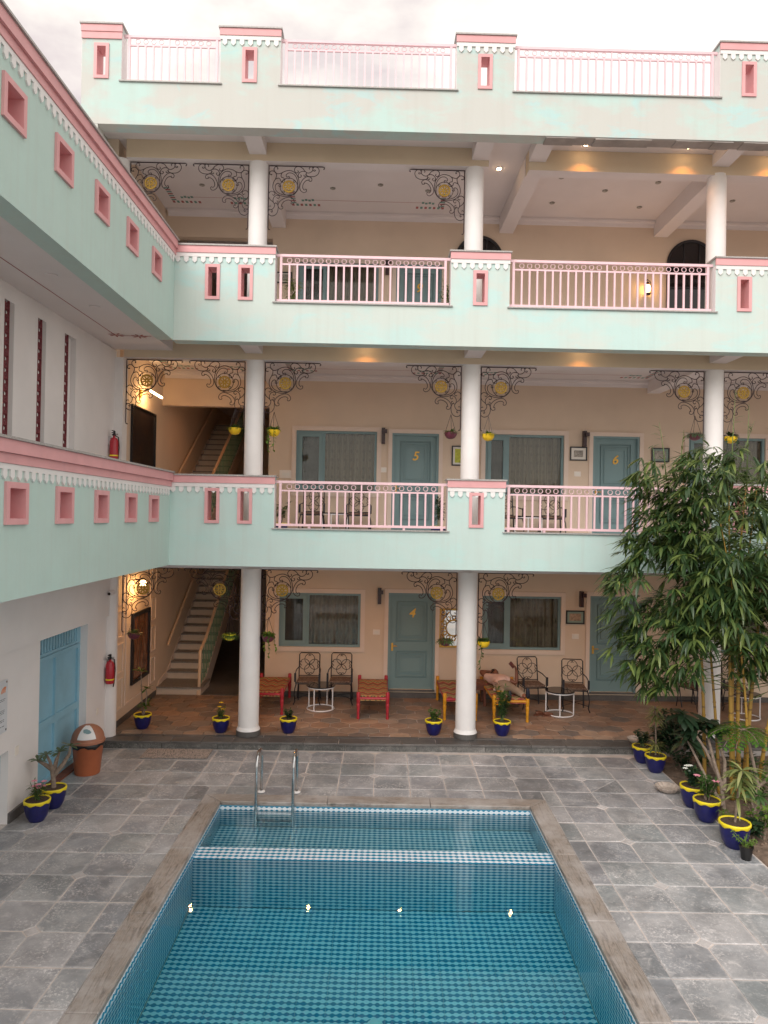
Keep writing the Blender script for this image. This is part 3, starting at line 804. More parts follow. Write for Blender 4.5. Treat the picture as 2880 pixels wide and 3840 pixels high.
for o in OPEN:
    x0, x1, z0, z1 = o['d']
    P1 = (x0+.17, x1-.17, z0+1.02, z1-.17); P2 = (x0+.17, x1-.17, z0+.24, z0+.82)
    d = MB().wall('x', x0+.045, x1-.045, z0, z1-.045, 15.555, 15.60, [P1, P2]).build('door', 'teal_door', H)
    for P_ in (P1, P2): MB().box(P_[0]-.001, P_[1]+.001, 15.588, 15.605, P_[2]-.001, P_[3]+.001).build('panel', 'teal_door', d)
    frame_trim('architrave', x0+.0, x1-.0, z0, z1, .085, 'cream_trim', d, 15.468, 15.499, False)
    b = MB(); b.wall('x', x0+.001, x1-.001, z0, z1-.001, 15.49, 15.66, [(x0+.045, x1-.045, z0-1, z1-.045)]); b.build('door_frame', 'teal', d)
    w = x1-x0
    for P_ in (P1, P2): moulding(d, P_[0]+.03, P_[1]-.03, P_[2]+.03, P_[3]-.03, 15.588)
    hz = z0+.93
    b = MB(); b.box(x0+.075, x0+.115, 15.546, 15.555, hz-.11, hz+.06); b.tube([(x0+.095,15.55,hz),(x0+.095,15.505,hz),(x0+.20,15.505,hz)], .009, 6); b.build('handle', 'brass', d)
    b = MB().box(x0-.0, x1+.0, 15.45, 15.66, z0-.03, z0-.001).build('threshold', 'border_stone', d)
    if o['num']:
        put('door_number', text_mesh(o['num'], .27), d, ((x0+x1)/2+.0, 15.575, z0+1.63), (PI/2, 0, 0))
    # small dark bracket sign by the head of the door
    b = MB(); b.box(x0-.235, x0-.16, 15.40, 15.498, z1-.24, z1+.10); b.box(x0-.20, x0-.12, 15.33, 15.40, z1-.02, z1+.06)
    b.build('door_bracket', 'maroon_plate', H)
    # window
    if o['w']:
        x0, x1, z0, z1, mu = o['w']
        wn_ = MB()
        wn_.wall('x', x0+.001, x1-.001, z0+.001, z1-.001, 15.52, 15.60, [(x0+.05, mu-.03, z0+.05, z1-.05), (mu+.03, x1-.05, z0+.05, z1-.05)])
        wd = wn_.build('window', 'teal', H)
        frame_trim('architrave', x0, x1, z0, z1, .095, 'cream_trim', wd, 15.468, 15.499)
        b = MB(); b.wall('x', x0+.052, mu-.032, z0+.052, z1-.052, 15.505, 15.55, [(x0+.13, mu-.10, z0+.13, z1-.13)]); b.build('casement', 'teal', wd)
        MB().box(x0+.12, mu-.09, 15.553, 15.557, z0+.12, z1-.12).build('pane', 'glass', wd)
        MB().box(mu+.028, x1-.048, 15.563, 15.567, z0+.048, z1-.048).build('pane', 'glass', wd)
        def curt(xa, xb, m_, amp, y):
            b = MB(); n_ = int((xb-xa)/.018); ph = R.uniform(0, 6)
            for k in range(n_+1):
                x = xa+(xb-xa)*k/n_
                yy = y + amp*math.sin(x*46+ph+1.3*math.sin(x*7.1+ph)) + amp*.5*math.sin(x*19+ph*2)
                b.v += [(x, yy, z0-.05), (x, yy, z1+.05)]
            b.f = [(2*k, 2*k+2, 2*k+3, 2*k+1) for k in range(n_)]
            return b.build('curtain', m_, wd, smooth=True, recalc=False)
        curt(mu-.02, x1+.08, 'curtain', .042, 15.70); curt(x0-.08, mu+.02, 'curtain_dark', .012, 15.70)
# rear and side enclosure
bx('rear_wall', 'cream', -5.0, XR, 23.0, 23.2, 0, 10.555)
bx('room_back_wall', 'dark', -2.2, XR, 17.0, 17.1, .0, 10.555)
bx('right_end_wall', 'cream', XR+.002, XR+.2, 12.25, 23.2, 0, 12.33)
bx('hall_right_wall', 'cream', -2.45, -2.25, 15.702, 22.99, 0, 10.554)
bx('hall_left_wall', 'cream', -4.95, -4.752, 12.87, 22.99, 0, 10.554)
bx('hall_lintel', 'cream', -4.75, -2.452, 15.5, 15.7, 6.33, 7.056)
bx('hall_lintel', 'cream', -4.75, -2.452, 15.5, 15.7, 9.98, 10.554)
bx('hall_top_slab', 'ceiling', -4.75, -2.452, 15.71, 22.99, 7.1, 7.4)
b = MB()
b.box(-4.749, -4.735, 12.75, 15.4, .10, .24); b.build('hall_skirting', 'border_stone', H)
# wall panel mouldings beside the stair
def wp(y0, y1, z0, z1):
    b = MB(); x = -4.75; t = .016; w = .028
    b.box(x, x+t, y0, y1, z0, z0+w); b.box(x, x+t, y0, y1, z1-w, z1); b.box(x, x+t, y0, y0+w, z0+w, z1-w); b.box(x, x+t, y1-w, y1, z0+w, z1-w)
    b.build('wall_moulding', 'cream_trim', H)
for z0, z1 in ((.42,.98),(1.08,1.62),(1.72,2.22),(2.32,2.9)):
    wp(13.0, 13.32, z0, z1); wp(15.0, 15.3, z0+.04, z1+.02)
wp(13.45, 14.92, .42, 2.95)
# arched windows on the top floor
def arch_window(cx, zs, r, zb, y=15.5):
    n_ = 20
    out = [(cx-r, zb)] + [(cx+r, zb)] + [(cx+r*math.cos(PI*k/n_), zs+r*math.sin(PI*k/n_)) for k in range(n_+1)]
    wdw = MB().prism_ax([(cx-r+.0, zb)] + [(cx+r, zb)] + [(cx+(r-.0)*math.cos(PI*k/n_), zs+(r-.0)*math.sin(PI*k/n_)) for k in range(n_+1)], y-.02, y-.002, 'y').build('arched_window', 'glass_black', H)
    b = MB(); pts = [(cx-r, y-.03, zb)] + [(cx-r*math.cos(PI*k/n_), y-.03, zs+r*math.sin(PI*k/n_)) for k in range(n_+1)] + [(cx+r, y-.03, zb)]
    b.tube(pts, .03, 6)
    b.build('frame', 'black_metal', wdw)
    b = MB()
    for q in (-.33, .33): b.box(cx+q*r-.012, cx+q*r+.012, y-.04, y-.02, zb, zs+r*math.sqrt(1-q*q))
    for z in (zs, zs-.5, zs-1.0, zs-1.5): b.box(cx-r, cx+r, y-.041, y-.021, z-.012, z+.012)
    b.build('glazing_bars', 'black_metal', wdw)
arch_window(2.02, 9.62, .50, 7.44); arch_window(6.66, 9.62, .52, 7.44)
# painted corner ornaments on the ceilings
def orn(x, y, z, sx, sy):
    def strip(x0, x1, y0, y1, mt, dz): MB().box(x0, x1, y0, y1, z-dz-.002, z-dz).build('ceiling_ornament', mt, H)
    for k in range(7):
        a = .09*k
        strip(x+sx*(a), x+sx*(a+.05), y, y+sy*.10, 'ornament_green' if k % 2 else 'ornament_red', .001)
        strip(x, x+sx*.10, y+sy*(.12+a), y+sy*(.12+a+.05), 'ornament_red' if k % 2 else 'ornament_green', .001)
    for k in range(4): strip(x+sx*(.22+.07*k), x+sx*(.27+.07*k), y+sy*(.22+.02*(k%2)), y+sy*(.30+.03*(k%2)), 'ornament_green', .001)
for z in (10.56, 7.06):
    for x0, x1 in ((-4.5, -2.7), (-2.0, 1.2)) + (((1.85, 5.6),) if z < 8 else ()):
        orn(x0, 15.15, z, 1, -1); orn(x1, 15.15, z, -1, -1)
        MB().box(x0+.30, x1-.30, 14.86, 14.868, z-.003, z-.001).build('ceiling_line', 'ornament_red', H)
# unlit ceiling discs
DISC = MB().lathe([(.055,0),(.055,-.012),(.04,-.018)], 16).mesh('downlight', 'photo_grey')
for x, y, z in ((-3.7, 14.3, 10.559), (-1.1, 14.3, 10.559), (.8, 14.3, 10.559), (-.15, 14.1, 10.559), (3.3, 13.6, 10.559), (3.4, 14.7, 10.559), (5.2, 13.7, 10.559), (5.25, 14.8, 10.559), (4.3, 14.1, 10.559), (7.0, 14.4, 10.559), (.1, 13.9, 7.059), (3.7, 13.9, 7.059)):
    put('downlight', DISC, H, (x, y, z))
# wall switches
for x, z, w in ((-.06, 1.53, .15), (4.25, 1.50, .15), (.03, 5.03, .13), (4.24, 5.02, .14), (-2.08, 4.90, .26)):
    o = MB().box(x-w/2, x+w/2, 15.482, 15.499, z-.055 if w < .2 else z-.085, z+.055 if w < .2 else z+.085).build('switch_plate', 'switch', H)
    MB().box(x-w*.28, x+w*.28, 15.474, 15.482, z-.03, z+.03).build('switch_key', 'paper', o)

# staircase
def stair(z0, label, n_=19):
    st = thing('staircase', label, 'staircase', (0, 0, z0))
    y = 15.47; z = .17
    b = MB().box(-4.745, -3.80, y, y+.80, 0, z-.03).build('step', 'step_riser', st); MB().box(-4.745, -3.78, y-.025, y+.80, z-.03, z).build('tread', 'step_dark', b)
    for k in range(n_):
        yy = 16.24+.28*k; zz = z+.165*(k+1)
        b = MB().box(-4.745, -3.92, yy, yy+.29, zz-.165, zz-.03).build('step', 'step_riser', st)
        MB().box(-4.745, -3.90, yy-.025, yy+.29, zz-.03, zz).build('tread', 'step_dark', b)
    ye, ze = 16.24+.28*n_, z+.165*n_
    MB().prism_ax([(15.49,0.0),(16.26,.0),(16.6,.0),(ye+.1,ze-.45),(ye+.1,ze+.02),(16.24,z+.06),(15.49,z-.04)], -3.915, -3.865, 'x').build('stringer', 'step_riser', st)
    MB().prism_ax([(16.3,.0),(16.45,.0),(ye+.1,ze-.30),(ye+.1,ze-.22)], -4.745, -3.92, 'x').build('soffit', 'step_riser', st)
    # outer handrail with balusters
    pts = [(-3.85,15.50,.0),(-3.85,15.56,.92),(-3.87,16.15,1.10),(-3.88,ye,ze+.92)]
    smooth_by_angle(MB().tube(pts, .034, 8).build('handrail', 'rail_cream', st))
    smooth_by_angle(MB().lathe([(.05,0),(.055,.05),(.05,.10)], 12).build('newel_foot', 'rail_cream', st, loc=(-3.85,15.5,.0)))
    k = 0; yy = 15.68
    while yy < ye-.1:
        zr = .92+(yy-15.56)*.305 if yy < 16.15 else 1.10+(yy-16.15)*(ze+.92-1.10)/(ye-16.15)
        zb = .14 if yy < 16.2 else z+.06+(yy-16.24)*.589
        MB().tube([(-3.88,yy,zb),(-3.88,yy,zr-.03)], .012, 6).build('baluster', 'baluster_green', st); yy += .16
    # wall handrail
    pts = [(-4.68,16.05,.95),(-4.68,16.3,1.12),(-4.68,ye,ze+.92)]
    smooth_by_angle(MB().tube(pts, .028, 8).build('wall_handrail', 'rail_cream', st))
    for yy in (16.4, 17.6, 18.8, 20.0):
        zz = 1.12+(yy-16.3)*(ze+.92-1.12)/(ye-16.3); MB().tube([(-4.745,yy,zz-.05),(-4.68,yy,zz-.05),(-4.68,yy,zz)], .010, 6).build('rail_bracket', 'steel', st)
    MB().prism_ax([(15.49,.16),(16.24,.19),(ye,ze+.02),(ye,ze+.16),(16.24,.36),(15.6,.26)], -4.7485, -4.735, 'x').build('wall_stringer', 'cream_trim', st)
    return st
stair(.13, 'concrete staircase with dark treads rising from the ground floor veranda')
stair(3.60, 'staircase with dark treads rising from the middle floor balcony behind the dark painting', 17)

# ================================================================== left wing
FRAME = ID
Wg = thing('wing_building', 'two storey side wing with long mint parapets, square pink niches and white wall', 'building')
XF = -3.64*SCF; XW = -4.75
def wing_parapet(z0, zt, nz, ys, y1):
    z0, zt, nz, ys = fz(z0), fz(zt), fz(nz), [q*SCF for q in ys]
    hs = [(q-.15, q+.15, nz-.145, nz+.145) for q in ys]
    o = MB().wall('y', -2, y1, z0, zt-.025, XF-.25, XF, hs).build('wing_parapet', 'mint_wing', Wg)
    MB().box(XF-.29, XF+.085, -2, y1-.03, zt-.025, zt).build('coping', 'granite', o)
    MB().box(XF+.001, XF+.062, -2, y1-.03, zt-.15, zt-.027).build('pink_band', 'pink', o)
    MB().box(XF+.001, XF+.030, -2, y1-.01, zt-.245, zt-.152).build('lower_band', 'pink', o)
    MB().box(XF+.001, XF+.018, -2, y1-.005, zt-.30, zt-.247).build('white_band', 'white', o)
    y = y1-.12
    while y > 5.2: put('trim_tooth', TOOTH, o, (XF+.0195, y, zt-.30), (0,0,PI/2)); y -= .135
    for q in ys: put('niche_frame', SQN, o, (XF+.001, q, nz), (0,0,PI/2))
wing_parapet(3.13, 4.72, 4.08, [7.08, 8.15, 9.22, 10.29, 11.31, 6.0, 4.93], 11.675)
wing_parapet(6.96, 8.66, 7.91, [6.88, 7.96, 9.04, 10.13, 11.22, 5.8, 4.72], 11.675)
WH = lambda nm, mt, *a: MB().box(*a).build(nm, mt, Wg)
WH('lower_slab', 'ceiling', XW-.2, XF-.252, -2, 11.98, 3.2, 3.55)
WH('upper_slab', 'ceiling', XW-.2, XF-.252, -2, 11.98, 6.85, 7.35)
# soffit ornaments
WH('soffit_line', 'ornament_red', -4.36, -4.35, -2, 11.5, 6.846, 6.849); WH('soffit_line', 'ornament_red', -4.35, XF-.3, 11.5, 11.51, 6.846, 6.849)
for x, y in ((-4.33, 11.45), (-3.98, 11.52)):
    b = MB()
    for k in range(7):
        a = 2*PI*k/7; b.add([(x,y,6.845),(x+.10*math.cos(a-.2),y+.10*math.sin(a-.2),6.845),(x+.14*math.cos(a),y+.14*math.sin(a),6.845),(x+.10*math.cos(a+.2),y+.10*math.sin(a+.2),6.845)],[(3,2,1,0)])
    b.build('soffit_flower', 'ornament_red', Wg, recalc=False)
SD = MB().lathe([(.075,0),(.075,-.01),(.06,-.014)], 18).mesh('soffit_light', 'ceiling')
for y in (7.2, 8.6, 9.9): put('soffit_light', SD, Wg, (-4.05, y, 6.849))
# ground floor wall with gate opening and low hatch
MB().wall('y', -2, 12.62, -.04, 2.22, XW-.2, XW, [(10.0, 11.6, -1, 3), (8.1, 9.2, -1, .94)]).build('ground_wall', 'white_wall', Wg)
WH('wall_beam', 'white_wall', XW-.2, XW+.045, -2, 12.60, 2.2205, 3.198)
WH('upper_wall_band', 'white_wall', XW-.2, XW, -2, 12.6, 6.66, 6.849)
# middle floor wall with three slots
MB().wall('y', -2, 12.615, 3.552, 6.66, XW-.2, XW, [(8.88, 9.12, 4.2, 6.64), (9.74, 9.98, 4.2, 6.64), (10.56, 10.95, 4.2, 6.64), (8.0, 8.24, 4.2, 6.64)]).build('middle_wall', 'white_wall', Wg)
MB().box(XW-.02+.018, XW+.03, 9.21, 9.999, -.04, .13).build('wall_skirting', 'border_stone', Wg)
MB().box(XW+.0, XW+.03, 11.601, 12.32, -.04, .13).build('wall_skirting', 'border_stone', Wg)
WH('corner_slab', 'ceiling', -5.15, XF-.26, 11.985, 12.55, 6.86, 7.05)
WH('corner_wall', 'white_wall', -5.15, -4.765, 11.99, 12.58, 7.055, 7.4)
WH('outer_wall', 'white_wall', XW-.62, XW-.6, -2, 12.6, -.04, 6.849)
# pierced red screens in the slots
jl = MB()
zz = 4.22
while zz < 6.6:
    for k in range(2):
        pts = [(0, .03+.06*k+.024*math.cos(2*PI*q/8), zz+.04+.035*math.sin(2*PI*q/8)) for q in range(8)]
        jl.tube(pts, .009, 4, True)
    jl.box(-.012, .012, 0, .125, zz-.012, zz+.004); jl.tube([(0, .0, zz+.09), (0, .062, zz+.13), (0, .125, zz+.09)], .010, 4)
    zz += .145
jl.box(-.014, .014, 0, .014, 4.2, 6.64); jl.box(-.014, .014, .112, .126, 4.2, 6.64)
JL = jl.mesh('pierced_screen', 'dark_red')
for y in (8.0, 8.88, 9.74, 10.56): put('pierced_screen', JL, Wg, (XW-.016, y+.004, 0))
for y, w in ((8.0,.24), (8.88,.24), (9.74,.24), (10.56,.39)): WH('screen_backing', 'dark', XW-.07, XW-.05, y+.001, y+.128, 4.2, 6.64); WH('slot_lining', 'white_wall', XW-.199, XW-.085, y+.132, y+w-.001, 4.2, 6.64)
# blue metal gate with barred transom
g = MB().box(XW-.165, XW-.15, 10.001, 11.599, .03, 1.90).build('metal_gate', 'gate_blue', Wg)
b = MB(); gx0, gx1 = XW-.15, XW-.115
for y0, y1, z0, z1 in ((10.001,11.599,.03,.10),(10.001,11.599,1.83,1.90),(10.001,11.599,.86,.97),(10.001,10.05,.10,.86),(11.53,11.599,.10,.86),(10.74,10.81,.10,.86),(10.001,10.05,.97,1.83),(11.53,11.599,.97,1.83),(10.74,10.81,.97,1.83)):
    b.box(gx0, gx1, y0, y1, z0, z1)
b.build('gate_frame', 'gate_blue', g)
MB().box(gx0-.01, gx1, 10.001, 11.599, 1.91, 1.95).build('transom_rail', 'gate_blue', g)
MB().box(gx0-.01, gx1, 10.001, 11.599, 2.42, 2.47).build('transom_rail', 'gate_blue', g)
y = 10.04
while y < 11.5: MB().box(gx0, gx0+.02, y, y+.05, 1.95, 2.42).build('transom_bar', 'gate_blue', g); y += .092
MB().box(gx0, gx1, 11.46, 11.599, 1.95, 2.42).build('transom_bar', 'gate_blue', g)
MB().tube([(gx1, 10.06, .93), (gx1+.04, 10.06, .93), (gx1+.04, 10.12, .93)], .012, 6).build('gate_bolt', 'steel', g)
WH('gate_lintel', 'white_wall', XW-.2, XW-.001, 10.0, 11.6, 2.48, 3.19) if False else None
WH('gate_threshold', 'brown_wood', XW-.18, XW+.02, 10.001, 11.599, -.03, .028)
h = WH('hatch_panel', 'pale_blue', XW-.12, XW-.10, 8.1, 9.2, -.04, .94)
MB().box(XW-.10, XW-.06, 9.02, 9.08, .18, .26).build('hatch_latch', 'black_metal', h)
MB().box(XW+.001, XW+.012, 9.36, 9.44, .82, .93).build('wall_socket', 'switch', Wg) ; MB().box(XW+.001, XW+.012, 12.0, 12.08, .62, .72).build('wall_socket', 'switch', Wg)

# ================================================================== railings
FRAME = FB
BAL = {}
def railing(x0, x1, zs, label, hgt=.755):
    r = thing('balcony_railing', label, 'railing', ((x0+x1)/2, YF+.12, zs+.02), 0, 'pink balcony railings')
    L = x1-x0; h2 = L/2
    for sx in (-1, 1):
        MB().box(sx*(h2-.085)-.02, sx*(h2-.085)+.02, -.02, .02, .0, hgt).build('post', 'pink_metal', r)
    MB().box(-h2, h2, -.022, .022, hgt, hgt+.042).build('top_rail', 'pink_metal', r)
    MB().box(-h2+.105, h2-.105, -.014, .014, hgt-.135, hgt-.108).build('middle_rail', 'pink_metal', r)
    MB().box(-h2+.02, h2-.02, -.021, .021, .035, .075).build('bottom_rail', 'pink_metal', r)
    n_ = round((L-.2)/.131); sp = (L-.19)/n_
    key = round(hgt, 3)
    if key not in BAL:
        bm_ = MB().box(-.0145, .0145, -.0145, .0145, .075, hgt-.135).mesh('baluster', 'pink_metal')
        rm_ = MB().tube([(.038*math.cos(2*PI*k/14), 0, .038*math.sin(2*PI*k/14)) for k in range(14)], .0065, 5, True).mesh('ring', 'pink_metal', True)
        BAL[key] = (bm_, rm_)
    for k in range(1, n_):
        x = -h2+.095+sp*k
        put('baluster', BAL[key][0], r, (x, 0, 0))
        if k == n_//2: MB().box(x-.012, x+.012, -.012, .012, hgt-.108, hgt).build('stub', 'pink_metal', r)
        else: put('ring', BAL[key][1], r, (x, 0, hgt-.054))
    for q in (-.3, .25):
        MB().box(q*L-.02, q*L+.02, -.012, .012, .0, .034).build('foot', 'pink_metal', r)
    return r
for lv, nm in (('roof', 'roof parapet'), ('upper', 'top floor balcony'), ('lower', 'middle floor balcony')):
    zs, zt, mt, ps, nz = LV[lv]
    sp_ = [(fx(a), fx(c)) for a, c, _ in ps] + [(9.3, XR)]
    where = {'roof': ['on the roof, short one at the corner next to the wing', 'on the roof between the first and second columns', 'on the roof above the rough plaster edge', 'on the roof right of the third column'],
             'upper': ['before the top floor window with the feathery bush', 'before the lit wall lantern', 'right of the third column on the top floor'],
             'lower': ['before the two balcony chairs and low table', 'on the middle floor, right end covered by bamboo leaves', 'behind the bamboo right of the third column']}[lv]
    for k, ((a0, a1), (b0, b1)) in enumerate(zip(sp_, sp_[1:])):
        railing(a1, b0, fz(zs), 'pink ringed railing ' + where[k], .74 if lv == 'lower' else .78)

# ================================================================== wrought iron brackets
# u = distance from the column, v = distance below the top bar ; every piece also mirrored over the diagonal
def smooth_path(P, n_=4):
    out = []
    for i in range(len(P)-1):
        p0, p1, p2, p3 = P[max(i-1,0)], P[i], P[i+1], P[min(i+2,len(P)-1)]
        for k in range(n_):
            t = k/n_; out.append(tuple(.5*((2*p1[d])+(-p0[d]+p2[d])*t+(2*p0[d]-5*p1[d]+4*p2[d]-p3[d])*t*t+(-p0[d]+3*p1[d]-3*p2[d]+p3[d])*t**3) for d in (0,1)))
    return out+[P[-1]]
paths = [
    [(108,28),(118,36),(112,10),(84,6),(66,34),(75,70),(100,92),(130,95),(170,82),(200,65),(240,52),(280,50),(320,65),(360,100),(385,150),(395,210),(388,270),(370,315),(340,350),(300,375),(262,388)],
    [(252,150),(268,152),(264,128),(232,134),(226,108),(248,86),(276,80),(312,88),(350,124),(374,190),(372,280)],
    [(218,168),(200,172),(196,150),(164,138),(160,110),(176,80),(206,62)],
    [(590,30),(604,40),(590,50),(570,36),(572,10),(600,-6),(636,8),(652,45),(636,90),(590,118),(530,122),(495,112)],
    [(530,28),(520,16),(545,-6),(570,10),(565,45),(535,70),(500,75),(470,55),(435,15),(390,-3),(350,5),(330,35),(340,65),(364,80),(384,62),(372,48)],
    [(495,112),(482,92),(490,70),(450,55),(410,65),(386,92),(382,122),(404,138),(424,116),(408,102)],
    [(470,92),(486,96),(480,116),(458,118),(456,100)],
    [(528,160),(522,178),(552,182),(560,150),(538,130),(505,122),(465,140),(430,180),(408,230),(404,280),(425,315),(460,332),(488,318),(490,292),(472,288)],
    [(520,165),(486,176),(460,200),(442,240),(444,278),(468,300)],
]
KP = .00137
bm_sw = MB()
for pc in paths:
    pc = smooth_path([(u*KP, v*KP+.008) for u, v in pc])
    for mir in (0, 1):
        bm_sw.tube([((v, 0, -u) if mir else (u, 0, -v)) for u, v in pc], .0064, 4)
fr = MB()
fr.tube([(0,0,0),(.96,0,0),(.985,0,-.012),(.985,0,-.035),(.965,0,-.04)], .009, 5); fr.tube([(.004,0,-.006),(.004,0,-1.10),(.012,0,-1.135),(.04,0,-1.14)], .009, 5)
mr = MB()
cu_, cv_ = .36, -.365
mr.tube([(cu_+.155*math.cos(2*PI*k/28), 0, cv_+.155*math.sin(2*PI*k/28)) for k in range(28)], .0065, 5, True)
for k in range(4):
    a = PI/4+k*PI/2; mr.tube([(cu_+.132*math.cos(a)+.018*math.cos(2*PI*q/8), 0, cv_+.132*math.sin(a)+.018*math.sin(2*PI*q/8)) for q in range(8)], .0055, 4, True)
md = MB()
md.tube([(.098*math.cos(2*PI*k/28), 0, .098*math.sin(2*PI*k/28)) for k in range(28)], .014, 6, True)
for k in range(8):
    a = 2*PI*k/8
    pt = lambda r, t: (r*math.cos(a+t), 0, r*math.sin(a+t))
    md.tube([pt(.012,0), pt(.04,.25), pt(.07,.32), pt(.088,.1)], .0085, 5); md.tube([pt(.012,0), pt(.04,-.25), pt(.07,-.32), pt(.088,-.1)], .0085, 5)
md.tube([(.024*math.cos(2*PI*k/10), 0, .024*math.sin(2*PI*k/10)) for k in range(10)], .010, 5, True)
BR = (fr.mesh('frame', 'iron', True), bm_sw.mesh('scrollwork', 'iron', True), mr.mesh('medallion_ring', 'iron', True), md.mesh('medallion', 'gold', True))
def bracket(x, z, side, label, y=12.74):
    t = thing('iron_bracket', label, 'bracket', (x, y, z), 0, 'scrolled iron brackets', (side, 1, 1))
    put('frame', BR[0], t); put('scrollwork', BR[1], t)
    rg = put('medallion_ring', BR[2], t); put('medallion', BR[3], rg, (cu_, -.004, cv_))
    return t
fl = {0: ('ground floor', 3.045), 1: ('middle floor', 6.715), 2: ('top floor', 10.215)}
for L_, side, xx, wh in ((0, 1, -4.58, 'in front of the lit wall lamp by the wing'), (0, -1, -2.51, 'left of the first column, in front of the stairs'), (0, 1, -2.13, 'right of the first column, over the window of room 4'), (0, -1, 1.33, 'left of the second column, over door 4'), (0, 1, 1.71, 'right of the second column, over the window'),
                         (1, 1, -4.585, 'on the white pilaster above the dark painting'), (1, -1, -2.495, 'left of the first column, in front of the upper stairs'), (1, 1, -2.145, 'right of the first column, over the window of room 5'), (1, -1, 1.345, 'left of the second column, over door 5'), (1, 1, 1.695, 'right of the second column, over the window of room 6'), (1, -1, 5.705, 'left of the third column above the bamboo'), (1, 1, 6.055, 'right of the third column above the bamboo'),
                         (2, 1, -4.585, 'beside the half column above the wing parapet'), (2, -1, -2.495, 'left of the first column under the roof'), (2, 1, -2.145, 'right of the first column under the roof'), (2, -1, 1.345, 'left of the second column under the roof')):
    bracket(xx, fl[L_][1], side, 'iron scroll bracket, %s, %s' % (fl[L_][0], wh))

# ================================================================== lamps
def spot(parent, loc, energy, color=(1, .35, .06), size=100, r=.03):
    li = bpy.data.lights.new('glow', 'SPOT'); li.energy = energy; li.color = color; li.spot_size = math.radians(size); li.spot_blend = .8; li.shadow_soft_size = r
    o = bpy.data.objects.new('glow', li); C.objects.link(o); o.parent = parent; o.location = loc; return o
def pointl(parent, loc, energy, color=(1, .52, .18), r=.04):
    li = bpy.data.lights.new('glow', 'POINT'); li.energy = energy; li.color = color; li.shadow_soft_size = r
    o = bpy.data.objects.new('glow', li); C.objects.link(o); o.parent = parent; o.location = loc; return o
DL = (MB().lathe([(.055,0),(.055,-.012),(.036,-.014)], 16, capt=False).mesh('trim_ring', 'white_metal', True), MB().lathe([(.042,0),(.036,-.012),(.015,-.02)], 14).mesh('bulb', 'lamp_dot'))
def downlight(x, y, z, label, e=9, size=100):
    t = thing('downlight', label, 'lamp', (x, y, z), 0, 'lit downlights')
    put('trim_ring', DL[0], t); put('bulb', DL[1], t, (0, 0, -.012)); spot(t, (0, 0, -.03), e, size=size)
for x, wh in ((-.36, 'left of the second column'), (3.42, 'right of the second column')):
    downlight(x, 12.36, 7.058, 'small lit downlight washing the middle floor beam %s' % wh, 20, 118)
for x, wh in ((3.40, 'behind the rough plaster edge'), (5.2, 'left of the third column'), (6.75, 'right of the third column')):
    downlight(x, 12.36, 10.558, 'small lit downlight washing the roof beam %s' % wh, 26, 118)
downlight(2.05, 13.3, 10.558, 'small lit downlight in the top floor ceiling strip right of the second column', 5, 110)
for x, wh in ((-3.5, 'before the stairs'), (-1.30, 'over the red cot by the chairs'), (.47, 'before door 4'), (2.56, 'over the cot beside the second column'), (4.6, 'before the door behind the bamboo')):
    downlight(x, 13.72, 3.298, 'lit downlight in the ground floor veranda ceiling %s' % wh, 30, 150)
downlight(-3.3, 16.4, 7.099, 'lit downlight in the ceiling above the upper stairs', 26, 140)
# picture lamp over the dark painting, wall lamp behind the ground floor medallion, lantern on the top floor
t = thing('picture_lamp', 'brass picture lamp with glowing tube above the dark painting', 'lamp', (-4.75, 14.0, 6.32))
MB().box(0, .03, -.05, .05, -.08, .08).build('wall_plate', 'brass', t); MB().tube([(.03,0,0),(.14,0,.10),(.24,.02,.06)], .010, 6).build('arm', 'brass', t)
MB().tube([(.22,-.05,.05),(.30,.42,.0)], .020, 8).build('tube', 'lamp_tube', t); pointl(t, (.24, .16, -.03), 9)
t = thing('wall_lamp', 'dark round wall lamp glowing warm above the framed mirror picture', 'lamp', (-4.75, 13.8, 2.72))
MB().tube([(0,0,0),(.16,0,.02),(.20,.10,.02)], .012, 6).build('arm', 'iron', t); MB().lathe([(.05,0),(.06,.05),(.03,.10)], 14).build('shade', 'lamp_warm', t, loc=(.19,.02,-.10)); MB().lathe([(.065,0),(.03,.03)], 14).build('cap', 'iron', t, loc=(.19,.02,.005))
pointl(t, (.24, .02, -.16), 9)
t = thing('wall_lantern', 'small lit oil lantern on the top floor wall beside the arched window', 'lantern', (5.68, 15.40, 9.06))
MB().lathe([(.055,-.14),(.06,-.10),(.03,-.09)], 14).build('base', 'iron', t); MB().lathe([(.03,-.09),(.058,-.03),(.055,.04),(.03,.08)], 14).build('globe', 'lantern_glow', t)
MB().lathe([(.045,.08),(.03,.13),(.012,.15)], 12).build('chimney', 'iron', t)
MB().tube([(-.07,0,-.12),(-.085,0,0),(-.06,0,.14),(0,0,.19),(.06,0,.14),(.085,0,0),(.07,0,-.12)], .007, 5).build('handle', 'iron', t); MB().tube([(0,.1,.20),(0,0,.20)], .008, 5).build('hook', 'iron', t); pointl(t, (0, -.09, 0), 2.2)

